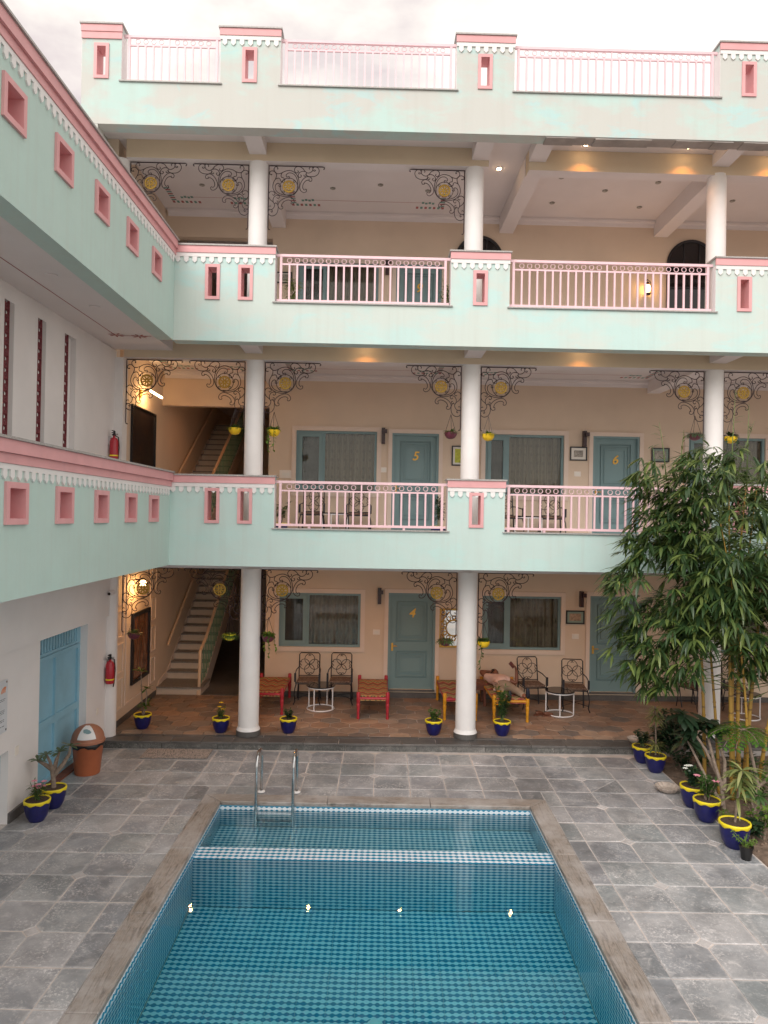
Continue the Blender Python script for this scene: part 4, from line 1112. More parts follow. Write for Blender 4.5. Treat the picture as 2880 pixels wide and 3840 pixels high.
# ================================================================== pictures, mirror, signs on walls
def picture(x0, x1, z0, z1, label, ph, mount='paper', fr_='black_metal', y=15.5, ma=.045, name='framed_picture'):
    t = thing(name, label, 'picture', ((x0+x1)/2, y, z0), 0, 'small framed wall pictures'); w = (x1-x0)/2; h_ = z1-z0; f_ = .024
    MB().wall('x', -w, w, 0, h_, -.035, -.004, [(-w+f_, w-f_, f_, h_-f_)]).build('frame', fr_, t)
    MB().box(-w+f_-.002, w-f_+.002, -.014, -.008, f_-.002, h_-f_+.002).build('mount', mount, t)
    MB().box(-w+f_+ma, w-f_-ma, -.018, -.0142, f_+ma*.9, h_-f_-ma*.9).build('print', ph, t)
picture(4.04, 4.44, 1.77, 2.06, 'black framed sepia group photograph beside the ground floor door by the bamboo', 'photo_sepia', 'mount_green', ma=.05)
picture(4.07, 4.44, 5.31, 5.61, 'black framed small landscape print between the window of room 6 and door 6', 'photo_grey', 'paper', ma=.06)
picture(5.85, 6.24, 5.31, 5.62, 'dark framed grey print right of door 6 above the bamboo', 'photo_grey', 'mount_green')
picture(1.50, 1.86, 5.15, 5.58, 'black framed lime green picture half hidden behind the second column', 'photo_green', 'paper')
picture(-2.36, -2.02, 9.02, 9.26, 'black framed photograph beside the top floor window of room 9', 'photo_grey', 'paper', ma=.03)
def wall_picture(y0, y1, z0, z1, label, ph, f_=.07, fm='black_metal'):
    t = thing('large_painting', label, 'painting', (-4.75, (y0+y1)/2, z0)); w = (y1-y0)/2; h_ = z1-z0
    MB().wall('y', -w, w, 0, h_, .004, .045, [(-w+f_, w-f_, f_, h_-f_)]).build('frame', fm, t); MB().box(.004, .016, -w+f_-.002, w-f_+.002, f_-.002, h_-f_+.002).build('canvas', ph, t)
wall_picture(13.75, 14.82, .72, 2.08, 'tall black framed brown mirror picture on the veranda end wall', 'brown_painting')
wall_picture(13.5, 14.95, 4.45, 6.05, 'large dark painting with gold hints on the middle floor end wall', 'dark_painting', .03)
# ornate gilt mirror half hidden by the second column
t = thing('ornate_mirror', 'square gilt fretwork mirror on the ground floor wall beside door 4', 'mirror', (1.61, 15.5, 1.22))
MB().wall('x', -.33, .33, 0, .84, -.03, -.003, [(-.29, .29, .04, .80)]).build('frame', 'gold', t); MB().box(-.29, .29, -.01, -.004, .04, .80).build('glass', 'mirror', t)
b = MB()
for k in range(12):
    a = 2*PI*k/12
    for s_ in (-1, 1):
        b.tube([(.17*math.cos(a), -.018, .42+.17*math.sin(a)), (.23*math.cos(a+.18*s_), -.018, .42+.23*math.sin(a+.18*s_)), (.28*math.cos(a+.05*s_), -.018, .42+.28*math.sin(a+.05*s_))], .014, 5)
b.tube([(.17*math.cos(2*PI*k/24), -.018, .42+.17*math.sin(2*PI*k/24)) for k in range(24)], .018, 5, True)
for sx in (-1, 1):
    for sz in (0, 1):
        cx_, cz_ = sx*.24, .09+sz*.66
        b.tube([(cx_+.05*math.cos(q), -.018, cz_+.05*math.sin(q)) for q in [2*PI*k/9 for k in range(9)]], .014, 5, True); b.tube([(sx*.27,-.018,.3+sz*.24),(sx*.2,-.018,.2+sz*.44),(sx*.1,-.018,.07+sz*.7)], .014, 5)
b.build('fretwork', 'gold', t)
FRAME = ID
t = thing('notice_board', 'pale notice board with small printed lines screwed to the white wing wall', 'sign', (XW, 8.72, 1.22))
MB().box(.018, .026, -.38, .38, 0, .66).build('panel', 'board', t)
for y, z in ((-.35,.03),(.35,.03),(-.35,.63),(.35,.63)): MB().lathe([(.014,0),(.014,.03)], 10).build('screw', 'steel', t, loc=(.0,y,z), rot=(0,PI/2,0))
b = MB()
for k, z in enumerate((.42,.40,.28,.26,.24,.16,.14,.08)):
    y = -.33
    while y < .30:
        w = R.uniform(.02, .06); b.box(.0262, .0266, y, min(y+w, .33), z, z+.007); y += w+.012
b.build('print_lines', 'print_ink', t)
b = MB()
for k in range(4): b.tube([(.0264, .22+.03*k, .50), (.0264, .25+.025*k, .55), (.0264, .30+.012*k, .57)], .006, 4)
b.build('print_swoosh', 'print_orange', t)
t = thing('security_camera', 'white bullet security camera under the wing parapet corner', 'camera', (XW+.05, 12.3, 2.62))
MB().lathe([(.035,0),(.035,.03)], 12).build('mount', 'white_metal', t, rot=(0,PI/2,0)); MB().tube([(.05,-.08,.0),(.07,.06,.02)], .035, 10).build('housing', 'white_metal', t); MB().lathe([(.026,0),(.02,.01)], 12).build('lens', 'black_plastic', t, loc=(.048,-.085,0), rot=(PI/2,0,0))
def extinguisher(loc, label):
    t = thing('fire_extinguisher', label, 'extinguisher', loc, 0, 'red fire extinguishers', (.88, .88, .88))
    smooth_by_angle(MB().lathe([(.02,-.01),(.075,0),(.082,.03),(.082,.36),(.06,.42),(.025,.44),(.025,.47)], 18).build('cylinder', 'red_paint', t))
    MB().lathe([(.0835,.07),(.0835,.095)], 18, capb=False, capt=False).build('yellow_band', 'pot_yellow', t)

    b = MB(); b.box(-.02,.02,-.06,.05,.47,.50); b.box(-.012,.012,-.11,.02,.515,.53); b.box(-.012,.012,-.10,.02,.555,.57); b.box(-.015,.015,-.01,.03,.49,.56); b.build('valve_handle', 'black_metal', t)
    MB().tube([(.0,.04,.48),(.05,.09,.45),(.07,.085,.25),(.06,.07,.02),(.05,.05,-.08)], .011, 6).build('hose', 'black_plastic', t)
    MB().box(-.10,-.06,-.03,.03,.30,.46).build('wall_hook', 'steel', t); MB().lathe([(.016,0),(.016,.04)], 8).build('gauge', 'steel', t, loc=(.03,0,.50), rot=(0,PI/2,0))
extinguisher((XW+.09, 12.35, 1.07), 'red fire extinguisher hung on the ground floor wing wall beside the veranda')
extinguisher((XW+.09, 12.32, 4.91), 'red fire extinguisher on the middle floor wing wall above the pink parapet')

# ================================================================== veranda furniture
FRAME = FB
def make_chair(label, loc, rz, cat='chair'):
    t = thing('iron_chair', label, cat, loc, rz, 'black wrought iron armchairs')
    yb = .21; zs_ = .43
    # back: rounded frame leaning slightly, four interlaced rings
    def bk(u, v): return (u, yb+.10*(v-zs_)/.55, v)
    w = .215; fr_ = MB()
    fr_.tube([bk(-w,.0+zs_-.43), bk(-w,.93), bk(-w+.03,.965), bk(w-.03,.965), bk(w,.93), bk(w,zs_-.43)], .0125, 6)
    fr_.tube([bk(-w,.50), bk(w,.50)], .010, 5); fr_.build('back_frame', 'black_metal', t)
    sc_ = MB(); c0 = .73
    for du, dv in ((.105,0),(-.105,0),(0,.105),(0,-.105)):
        sc_.tube([bk(du+.105*math.cos(2*PI*k/18), c0+dv*1.02+.105*math.sin(2*PI*k/18)) for k in range(18)], .0062, 4, True)
    for sx in (-1, 1):
        for sz in (-1, 1):
            sc_.tube([bk(sx*.03+sx*.03*math.cos(q), c0+sz*.19+.02*math.sin(q)) for q in [k*PI/4 for k in range(7)]], .006, 4)
            sc_.tube([bk(sx*.185+.02*math.cos(q), c0+sz*.035+.03*math.sin(q)) for q in [k*PI/4 for k in range(7)]], .006, 4)
    sc_.build('back_scroll', 'black_metal', t)
    MB().wall('x', -.235, .235, 0, .001, -.25, .22).build('seat_frame', 'black_metal', t, loc=(0,0,zs_)) if False else None
    sf = MB(); sf.tube([(-.235,-.25,zs_),(.235,-.25,zs_),(.225,.21,zs_),(-.225,.21,zs_)], .012, 5, True); sf.build('seat_frame', 'black_metal', t)
    cu = MB().box(-.22,.22,-.24,.20,zs_+.006,zs_+.06).build('cushion', 'cushion', t); bv = cu.modifiers.new('soft','BEVEL'); bv.width = .022; bv.segments = 3
    for sx in (-1, 1):
        MB().tube([(sx*.225,-.245,zs_),(sx*.25,-.26,.34),(sx*.262,-.265,.22),(sx*.245,-.25,.08),(sx*.275,-.285,.008)], .011, 5).build('leg', 'black_metal', t)
        MB().tube([(sx*.22,.205,zs_),(sx*.235,.22,.2),(sx*.245,.25,.008)], .011, 5).build('leg', 'black_metal', t)
        MB().tube([bk(sx*w,.68),(sx*.25,.05,.66),(sx*.255,-.20,.62),(sx*.25,-.235,.55),(sx*.235,-.245,zs_)], .011, 5).build('arm', 'black_metal', t)
        MB().box(sx*.25-.02, sx*.25+.02, -.255, -.215, .47, .645).build('arm_pad', 'black_metal', t)
    st_ = MB(); st_.tube([(-.24,-.255,.13),(0,-.02,.15),(.24,-.255,.13)], .007, 4); st_.tube([(-.24,.23,.13),(0,-.02,.15),(.24,.23,.13)], .007, 4); st_.build('stretcher', 'black_metal', t)
    return t
ch0 = make_chair('black iron chair under the window of room 4, beside the red cot', (-1.47, 15.02, .13), 0)
for loc, rz, lb in (((-.80, 15.05, .13), -.03, 'black iron chair under the window of room 4, next to the middle red cot'),
                    ((3.18, 14.92, .13), .12, 'black iron chair beside the raised hand of the lying person'),
                    ((4.02, 14.72, .13), -.12, 'black iron chair before the framed sepia photograph, angled to the round table'),
                    ((6.62, 14.95, .13), .5, 'black iron chair half hidden behind the third column'),
                    ((7.45, 14.9, .13), -.3, 'black iron chair behind the bamboo culms by the far table'),
                    ((-1.44, 15.0, 3.60), 0, 'black iron chair on the balcony nearest the potted bush, under window 5'),
                    ((-.48, 15.0, 3.60), 0, 'black iron chair on the balcony nearer the purple hanging bowl'),
                    ((2.62, 14.9, 3.60), .2, 'black iron chair on the balcony peeking past the second pier'),
                    ((3.55, 14.95, 3.60), -.1, 'black iron chair on the balcony next to the landscape print')):
    copy_tree(ch0, loc, rz, lb)
def make_table(label, loc):
    t = thing('round_table', label, 'table', loc, 0, 'low round tables')
    smooth_by_angle(MB().lathe([(.285,.462),(.292,.468),(.292,.478),(.285,.484)], 36).build('glass_top', 'glass_black', t))
    b = MB(); b.tube([(.27*math.cos(2*PI*k/36), .27*math.sin(2*PI*k/36), .448) for k in range(36)], .013, 6, True); b.build('top_ring', 'white_metal', t)
    b = MB(); b.tube([(.27*math.cos(2*PI*k/36), .27*math.sin(2*PI*k/36), .014) for k in range(36)], .013, 6, True); b.build('base_ring', 'white_metal', t)
    for k in range(4):
        a = PI/4+.35+k*PI/2; MB().tube([(.27*math.cos(a), .27*math.sin(a), .02), (.27*math.cos(a), .27*math.sin(a), .445)], .013, 6).build('leg', 'white_metal', t)
    return t
tb0 = make_table('low round table with black glass top between the red cots', (-1.17, 14.50, .13))
for loc, lb in (((3.62, 14.32, .13), 'low round table with black glass top beside the brown shoes'), ((7.33, 14.25, .13), 'low white framed table behind the bamboo culms'),
                ((-.97, 14.9, 3.60), 'low round table between the two balcony chairs under window 5'), ((3.02, 14.72, 3.60), 'low round table on the balcony under the window of room 6')):
    copy_tree(tb0, loc, .2, lb)
def charpoy(label, cx, y0, y1, w, post, rail, webbing, hz=.44):
    t = thing('woven_cot', label, 'cot', (cx, (y0+y1)/2, .13)); L = y1-y0; h2 = L/2
    for sx in (-1, 1):
        for sy in (-1, 1):
            smooth_by_angle(MB().lathe([(.026,0),(.032,.03),(.022,.06),(.03,.10),(.024,.14),(.034,.24),(.036,.28),(.028,.30),(.036,.32),(.037,.50),(.03,.515)], 12).build('leg', post, t, loc=(sx*w/2, sy*h2, 0)))
        MB().tube([(sx*w/2,-h2,hz-.035),(sx*w/2,h2,hz-.035)], .026, 8).build('side_rail', rail, t)
    for sy in (-1, 1): MB().tube([(-w/2,sy*h2,hz-.045),(w/2,sy*h2,hz-.045)], .026, 8).build('end_rail', rail, t)
    b = MB(); nx_, ny_ = 10, 20
    for j in range(ny_+1):
        for i in range(nx_+1):
            u, v = i/nx_*2-1, j/ny_*2-1
            b.v.append((u*(w/2+.012), v*(h2-.03), hz-.002-.03*(1-u*u)*(1-v*v)))
    for j in range(ny_):
        for i in range(nx_):
            a = j*(nx_+1)+i; b.f.append((a, a+1, a+nx_+2, a+nx_+1))
    o = b.build('webbing', webbing, t, smooth=True, recalc=False); so_ = o.modifiers.new('thick','SOLIDIFY'); so_.thickness = .02; so_.offset = -1
    MB().box(-w/2+.01, w/2-.01, -h2-.012, -h2+.03, hz-.085, hz-.03).build('end_weave', webbing, t)
charpoy('red cot with zigzag webbing half hidden behind the first column', -2.19, 14.02, 15.34, .60, 'red_wood', 'red_wood', 'weave_red')
charpoy('red cot with zigzag webbing standing before door 4', -.12, 13.80, 15.28, .56, 'red_wood', 'red_wood', 'weave_red')
charpoy('yellow legged cot with red and green webbing behind the second column', 1.56, 13.80, 15.30, .60, 'yellow_wood', 'red_wood', 'weave_green')
charpoy('yellow legged cot carrying the lying person', 2.52, 13.72, 15.30, .64, 'yellow_wood', 'yellow_wood', 'weave_green')
t = thing('wooden_side_table', 'small brown wooden side table between the two yellow cots', 'table', (2.03, 15.05, .13))
MB().box(-.20,.20,-.22,.22,.43,.465).build('top', 'brown_wood', t); MB().wall('x', -.18,.18,.33,.43,-.20,.20,[]).build('apron', 'brown_wood', t)
for sx in (-1,1):
    for sy in (-1,1): MB().box(sx*.17-.025, sx*.17+.025, sy*.19-.025, sy*.19+.025, 0, .33).build('leg', 'brown_wood', t)

# ------------------------------------------------------------------ the person lying on the cot
def skinned(name, chains, m_, parent=None, loc=None, sub=2, root=0, label=None):
    """chains: list of polylines [(x,y,z,r)...]; equal points are welded"""
    bm = bmesh.new(); lay = bm.verts.layers.skin.verify(); idx = {}
    def vert(p):
        k = (round(p[0],3), round(p[1],3), round(p[2],3))
        if k not in idx:
            v = bm.verts.new(p[:3]); r = p[3]; v[lay].radius = (r, p[4] if len(p) > 4 else r); idx[k] = v
        return idx[k]
    first = True
    for ch_ in chains:
        pv = None
        for p in ch_:
            v = vert(p)
            if first: v[lay].use_root = True; first = False
            if pv is not None and pv is not v:
                try: bm.edges.new((pv, v))
                except ValueError: pass
            pv = v
    me = bpy.data.meshes.new(name); bm.to_mesh(me); bm.free()
    o = bpy.data.objects.new('tmp', me); C.objects.link(o)
    o.modifiers.new('skin', 'SKIN').use_smooth_shade = True
    s_ = o.modifiers.new('sub', 'SUBSURF'); s_.levels = sub; s_.render_levels = sub
    dg = bpy.context.evaluated_depsgraph_get(); me2 = bpy.data.meshes.new_from_object(o.evaluated_get(dg)); bpy.data.objects.remove(o)
    me2.materials.clear(); me2.materials.append(M[m_]); me2.polygons.foreach_set('use_smooth', [True]*len(me2.polygons))
    return put(name, me2, parent, loc)
# local frame: origin on the webbing under the hips, +y towards the head
pz = .13+.42
pel = (0, 0, .10, .095, .10); belly = (-.01, .18, .125, .105, .10); chest = (-.03, .40, .14, .135, .11); upc = (-.04, .52, .14, .13, .10); neck = (-.045, .61, .15, .05); 
shR = (.14, .52, .13, .062); elR = (.36, .44, .06, .043); wrR = (.36, .48, .31, .029); haR = (.345, .47, .38, .034, .02)
shL = (-.22, .54, .15, .062); elL = (-.36, .70, .24, .043); wrL = (-.14, .78, .22, .029); haL = (-.06, .76, .24, .034, .02)
hipR = (.10, -.03, .10, .085); knR = (.20, -.38, .10, .062); anR = (.31, -.70, .06, .040); hipL = (-.10, -.03, .10, .085); knL = (-.10, -.40, .08, .062); anL = (-.04, -.76, .02, .040)
chains = [[pel, belly, chest, upc, neck, (-.045, .68, .16, .06)], [upc, shR, elR, wrR, haR], [upc, shL, elL, wrL, haL], [pel, hipR, knR, anR], [pel, hipL, knL, anL]]
# fingers
def fing(root, tips): return [[root] + [tuple(p) for p in t_] for t_ in tips]
chains += [[haR, (.31-.0, .45+.018*k, .42, .010), (.28, .45+.018*k, .435, .009), (.265, .45+.018*k, .42, .008)] for k in range(4)] + [[haR, (.325, .43, .40, .010), (.29, .425, .40, .009)]]
chains += [[haL, (-.03, .75+.016*k, .255, .010), (.0, .74+.016*k, .25, .009), (.015, .735+.016*k, .235, .008)] for k in range(4)] + [[haL, (-.06, .73, .255, .010), (-.03, .715, .255, .009)]]
per = tag(skinned('person', chains, 'skin', None, (2.50, 14.42, pz)), 'person in pale shirt and khaki trousers lying on the cot holding up a phone', 'person')
skinned('shirt', [[(0,.04,.11,.135,.142), (-.01,.18,.13,.155,.142), (-.03,.40,.14,.168,.14), (-.04,.53,.14,.135,.11)], [(-.04,.53,.14,.135,.11), (.14,.52,.13,.08), (.25,.48,.10,.072)], [(-.04,.53,.14,.135,.11), (-.22,.54,.15,.08), (-.29,.61,.19,.07)], [(0,.04,.11,.135,.142), (-.12,.0,.06,.05), (-.20,-.03,.02,.03)]], 'shirt', per)
skinned('trousers', [[(0,.12,.115,.14,.125), (0,0,.10,.132,.135)], [(0,0,.10,.13,.135), (.10,-.05,.10,.102), (.20,-.38,.10,.078), (.29,-.64,.065,.06)], [(0,0,.10,.13,.135), (-.10,-.05,.10,.102), (-.10,-.40,.08,.078), (-.05,-.70,.03,.06)]], 'trousers', per)
# head
hd = MB()
n1, n2 = 14, 20
for i in range(n1+1):
    th = PI*i/n1
    for k in range(n2):
        ph = 2*PI*k/n2; x, y, z = .075*math.sin(th)*math.cos(ph), .115*math.cos(th), .09*math.sin(th)*math.sin(ph)
        if z > .04 and y < .02: x *= .92
        hd.v.append((x, y, z))
for i in range(n1):
    for k in range(n2): hd.f.append((i*n2+k, i*n2+(k+1)%n2, (i+1)*n2+(k+1)%n2, (i+1)*n2+k))
hb = hd.build('head', 'skin', per, smooth=True, loc=(-.045, .755, .19), rot=(.35, 0, .15))
b = MB(); b.lathe([(.012,-.01),(.018,.01),(.006,.03)], 8, (0,-.01,.088)); b.build('nose', 'skin', hb, smooth=True)
for sx in (-1, 1):
    MB().lathe([(.012,-.004),(.014,.0),(.006,.006)], 8, (sx*.028,.02,.078)).build('eye', 'hair', hb, smooth=True); MB().lathe([(.022,-.008),(.024,.0),(.012,.008)], 8).build('ear', 'skin', hb, smooth=True, loc=(sx*.077,.0,.0), rot=(0,PI/2,0))
MB().box(-.02,.02,-.052,-.046,.066,.076).build('mouth', 'ornament_red', hb)
hm = MB()
for i in range(n1//2+2):
    th = PI*i/n1
    for k in range(n2):
        ph = 2*PI*k/n2; f_ = 1.07+.03*math.sin(5*ph+3*th); hm.v.append((.077*f_*math.sin(th)*math.cos(ph), .118*f_*math.cos(th)+.004, .09*f_*math.sin(th)*math.sin(ph)-.008))
for i in range(n1//2+1):
    for k in range(n2): hm.f.append((i*n2+k, i*n2+(k+1)%n2, (i+1)*n2+(k+1)%n2, (i+1)*n2+k))
hm.build('hair', 'hair', hb, smooth=True)
for x, y, z, rz in ((.335,-.745,.085,-.35), (-.03,-.80,.045,.1)):
    skinned('sock', [[(0,.06,-.03,.044), (0,0,.0,.045), (0,-.04,.10,.040), (0,-.05,.165,.028)]], 'navy', per).matrix_basis = Matrix.LocRotScale(Vector((x,y,z)), Euler((-.15,0,rz)), Vector((1,1,1)))
t = tag(MB().box(-.038,.038,-.005,.005,-.075,.075).build('mobile_phone', 'phone', loc=(2.765, 14.905, pz+.43), rot=(.1,-.75,.2)), 'dark red mobile phone held up by the lying person', 'phone')
def shoe(loc, rz, label):
    t = thing('shoe', label, 'shoe', loc, rz, 'pair of brown shoes')
    prof = [(-.13,.030),(-.09,.040),(-.02,.038),(.05,.045),(.10,.042),(.13,.022)]
    b = MB(); b.add([(x,-w,0) for x,w in prof]+[(x,w,0) for x,w in prof]+[(x,-w,.018) for x,w in prof]+[(x,w,.018) for x,w in prof], [(i,i+1,i+7,i+6) for i in range(5)]+[(i+12,i+18,i+19,i+13) for i in range(5)]+[(i,i+12,i+13,i+1) for i in range(5)]+[(i+6,i+7,i+19,i+18) for i in range(5)]+[(0,6,18,12),(5,17,23,11)])
    b.build('sole', 'leather', t)
    skinned('upper', [[(-.10,0,.055,.032,.045),(-.03,0,.05,.034,.042),(.05,0,.04,.040,.03),(.105,0,.034,.034,.022)]], 'leather', t)
    MB().lathe([(.026,0),(.030,.01)], 10).build('opening', 'black_plastic', t, loc=(-.07,0,.088), rot=(0,.15,0))
shoe((3.19, 14.23, .132), .5, 'brown leather shoe on the veranda floor nearer the yellow cot'); shoe((3.36, 14.17, .132), .15, 'brown leather shoe on the veranda floor beside the round table')

# ================================================================== pots and plants
def pot(label, loc, name='potted_plant', s_=1.0, cat='potted plant', fr_=None):
    t = thing(name, label, cat, loc, R.uniform(0, 6), 'blue and yellow planters' if name == 'potted_plant' else None, (s_,)*3)
    def flut(a, r, z): return 0
    b = MB(); prof = [(.085,0),(.09,.008),(.125,.07),(.143,.15),(.150,.245)]
    n_ = 36
    for r, z in prof:
        for k in range(n_): 
            a = 2*PI*k/n_; rr = r*(1-.015*(k%2)*(1 if z > .03 else 0)); b.v.append((rr*math.cos(a), rr*math.sin(a), z))
    for i in range(len(prof)-1):
        for k in range(n_): b.f.append((i*n_+k, i*n_+(k+1)%n_, (i+1)*n_+(k+1)%n_, (i+1)*n_+k))
    b.f.append(tuple(range(n_-1,-1,-1)))
    b.build('pot', 'pot_blue', t, smooth=True, recalc=False)
    b = MB(); prof = [(.1515,.232),(.156,.234),(.158,.254),(.155,.262),(.141,.262),(.138,.250)]
    for i, (r, z) in enumerate(prof):
        for k in range(n_):
            a = 2*PI*k/n_; zz = z-(.008+.010*math.sin(a*8)) if i < 2 else z
            b.v.append((r*math.cos(a), r*math.sin(a), zz))
    for i in range(len(prof)-1):
        for k in range(n_): b.f.append((i*n_+k, i*n_+(k+1)%n_, (i+1)*n_+(k+1)%n_, (i+1)*n_+k))
    b.build('rim', 'pot_yellow', t, smooth=True, recalc=False)
    MB().lathe([(.1385,.247),(.10,.251),(.02,.254)], 20, capb=False).build('soil', 'soil_pot', t, smooth=True)
    return t
def rnd_dir(zmin=-.2, zmax=.9):
    a = R.uniform(0, 2*PI); z = R.uniform(zmin, zmax); q = math.sqrt(max(0, 1-z*z)); return Vector((q*math.cos(a), q*math.sin(a), z))
def foliage(t, mb, m_, name='foliage'): return kind(mb.build(name, m_, t, smooth=True, recalc=False), 'stuff') if len(mb.f) > 60 else mb.build(name, m_, t, smooth=True, recalc=False)
def bushy(t, z0, n_st, h, spread, lm, L, w, nl, stem='stem_green', droop=.3, r=.006, lean=0):
    sm, lf = MB(), MB(); tips = []
    for k in range(n_st):
        a = 2*PI*k/n_st+R.uniform(-.4,.4); sp = spread*R.uniform(.3,1); hh = h*R.uniform(.65,1)
        pts = [Vector((.02*math.cos(a), .02*math.sin(a), z0-.02))]
        for q in (.35, .7, 1): pts.append(Vector((sp*q**1.3*math.cos(a)+R.uniform(-.012,.012), sp*q**1.3*math.sin(a)+R.uniform(-.012,.012), z0+hh*q)))
        sm.tube(pts, [r, r*.85, r*.65, r*.4], 5); tips.append(pts[-1])
        for i in range(nl):
            q = R.uniform(.3, 1.0); f_ = q*3; i0 = min(2, int(f_)); p = pts[i0].lerp(pts[i0+1], f_-i0)
            d = rnd_dir(-.3, .7); lf.leaf(p, d, L*R.uniform(.7,1.2), w*R.uniform(.8,1.2), droop)
    smooth_by_angle(sm.build('stem', stem, t)); foliage(t, lf, lm); return tips
def rosette(lf, p, n_, L, w, zlo, zhi, droop=.5, prof=None, segs=3):
    for k in range(n_):
        a = 2*PI*k/n_*1.0+R.uniform(-.3,.3); z = R.uniform(zlo, zhi); q = math.sqrt(max(0,1-z*z)); lf.leaf(p, (q*math.cos(a), q*math.sin(a), z), L*R.uniform(.8,1.15), w, droop, segs, .2, None, prof)
def flowers(t, pts, m_, r=.016):
    for p in pts:
        b = MB()
        for k in range(6):
            a = 2*PI*k/6; b.leaf(p, (math.cos(a), math.sin(a), .5), r*1.4, r*1.2, .6, 3)
        b.build('flower', m_, t, recalc=False)
def branch_tree(t, z0, paths, rad, bark, lm, L, w, nleaf, droop=.4, prof=(.2,.75,1,0)):
    sm, lf = MB(), MB()
    for pts in paths:
        m_ = len(pts); sm.tube(pts, [rad*(1-.6*i/(m_-1)) for i in range(m_)], 7)
        rosette(lf, Vector(pts[-1]), nleaf, L, w, -.1, .7, droop, prof)
    smooth_by_angle(sm.build('trunk', bark, t)); foliage(t, lf, lm)

# courtyard left pair
FRAME = ID
t = pot('blue pot with a bushy pink flowering dianthus against the wing wall', (-4.43, 9.33, .0), s_=1.05)
tips = bushy(t, .22, 9, .27, .10, 'leaf_mid', .10, .012, 16); flowers(t, [p+Vector((0,0,.01)) for p in tips[:6]], 'flower_pink', .03)
t = pot('blue pot with a bare branching desert rose near the blue gate', (-4.41, 9.76, .0), s_=1.05)
branch_tree(t, .2, [[(0,0,.2),(.01,0,.35),(.02,.03,.52),(.0,.10,.62),(-.01,.2,.74)], [(.01,0,.40),(-.10,-.04,.55),(-.17,-.06,.68),(-.18,-.06,.78)], [(.02,.0,.48),(.12,.04,.56),(.2,.05,.60)], [(.01,0,.45),(.03,-.1,.58),(.02,-.14,.66)]], .034, 'bark', 'leaf_grey', .13, .045, 9)
# veranda row
FRAME = FB
t = pot('blue pot with a tall slender plumeria sapling below the mirror picture', (-4.27, 13.03, .13))
branch_tree(t, .2, [[(0,0,.2),(.03,.0,.4),(.07,0,.75),(.06,.02,1.02)], [(-.02,0,.2),(-.10,0,.4),(-.14,0,.62),(-.15,.02,.74)], [(-.03,.02,.22),(-.10,.02,.33),(-.14,.03,.42)], [(.02,-.02,.24),(-.02,-.03,.35),(-.03,-.03,.45)]], .014, 'bark', 'leaf_mid', .15, .055, 9)
t = pot('blue pot with yellow marigold flowers left of the first column', (-2.83, 12.86, .13))
tips = bushy(t, .22, 8, .24, .11, 'leaf_mid', .06, .014, 26); flowers(t, [(0,.0,.52),(.03,.02,.44),(.01,-.04,.40)], 'flower_yellow', .035)
t = pot('blue pot with a low leafy shrub right of the first column', (-1.63, 12.88, .13)); bushy(t, .22, 7, .20, .10, 'leaf_dark', .055, .03, 26)
t = pot('blue pot with a small round leaved shrub left of the second column', (.97, 12.88, .13)); bushy(t, .22, 8, .26, .15, 'leaf_mid', .06, .04, 16)
t = pot('blue pot with a tall orange flowering marigold in front of the lying person', (2.20, 12.88, .13))
tips = bushy(t, .22, 6, .72, .10, 'leaf_mid', .14, .026, 40); bushy(t, .3, 6, .35, .14, 'leaf_dark', .13, .022, 20); flowers(t, [(-.02,-.05,.78),(-.03,-.08,.62),(0,-.08,.55)], 'flower_orange', .04)
# balcony pots
t = pot('blue pot with an open leafy shrub on the balcony under window 5', (-2.0+.0, 14.1, 3.60)); bushy(t, .22, 6, .50, .22, 'leaf_mid', .085, .05, 20, 'bark')
t = pot('blue pot with a dense dracaena on the balcony before door 5', (1.05, 13.4, 3.60)); bushy(t, .22, 4, .58, .10, 'leaf_dark', .17, .028, 46)
t = pot('blue pot with a striped plant on the balcony beside the second pier', (2.2, 13.6, 3.60)); bushy(t, .22, 4, .5, .08, 'leaf_dark', .14, .03, 30)
t = pot('blue pot with a strappy dracaena on the top floor beside window 9', (-1.75, 13.4, 7.42)); bushy(t, .22, 3, .85, .07, 'leaf_varieg', .22, .03, 40, 'bark', .8)
t = pot('blue pot with a feathery bush on the top floor before door 9', (1.12, 13.0, 7.42)); bushy(t, .22, 9, .75, .28, 'leaf_mid', .08, .022, 36)
# right row along the planting bed
FRAME = ID
t = pot('blue pot with a dark leafy plant at the step corner', (4.38, 12.0, .0), s_=1.05); bushy(t, .22, 6, .30, .12, 'leaf_dark', .09, .05, 18)
t = pot('blue pot with a two tiered striped dracaena next to the step', (4.43, 11.55, .0), s_=1.05)
lf = MB(); MB().tube([(0,0,.2),(.01,0,.5),(.0,.02,1.0)], .012, 6).build('stem', 'bark', t)
for z, n_ in ((.95, 22), (.86, 22), (.78, 18), (.42, 24), (.36, 16)): rosette(lf, Vector((.0,.01,z)), n_, .19, .022, -.1, .8, 1.1)
foliage(t, lf, 'leaf_varieg')
t = pot('blue pot with a compact white flowering bush', (4.44, 10.17, .0), s_=1.15); tips = bushy(t, .22, 14, .28, .11, 'leaf_dark', .07, .026, 34); flowers(t, [p+Vector((0,0,.02)) for p in tips[:6]], 'flower_white', .026)
t = pot('blue pot with a pink desert rose bush', (4.42, 9.70, .0), s_=1.12); tips = bushy(t, .22, 9, .36, .13, 'leaf_mid', .085, .03, 24, 'bark'); flowers(t, [tips[0], tips[3]], 'flower_pink', .035)
t = pot('blue pot with a big variegated dracaena at the end of the row', (4.42, 8.93, .0), s_=1.2)
lf = MB(); MB().tube([(0,0,.2),(.02,.01,.5),(.06,.0,.8)], .013, 6).build('stem', 'bark', t)
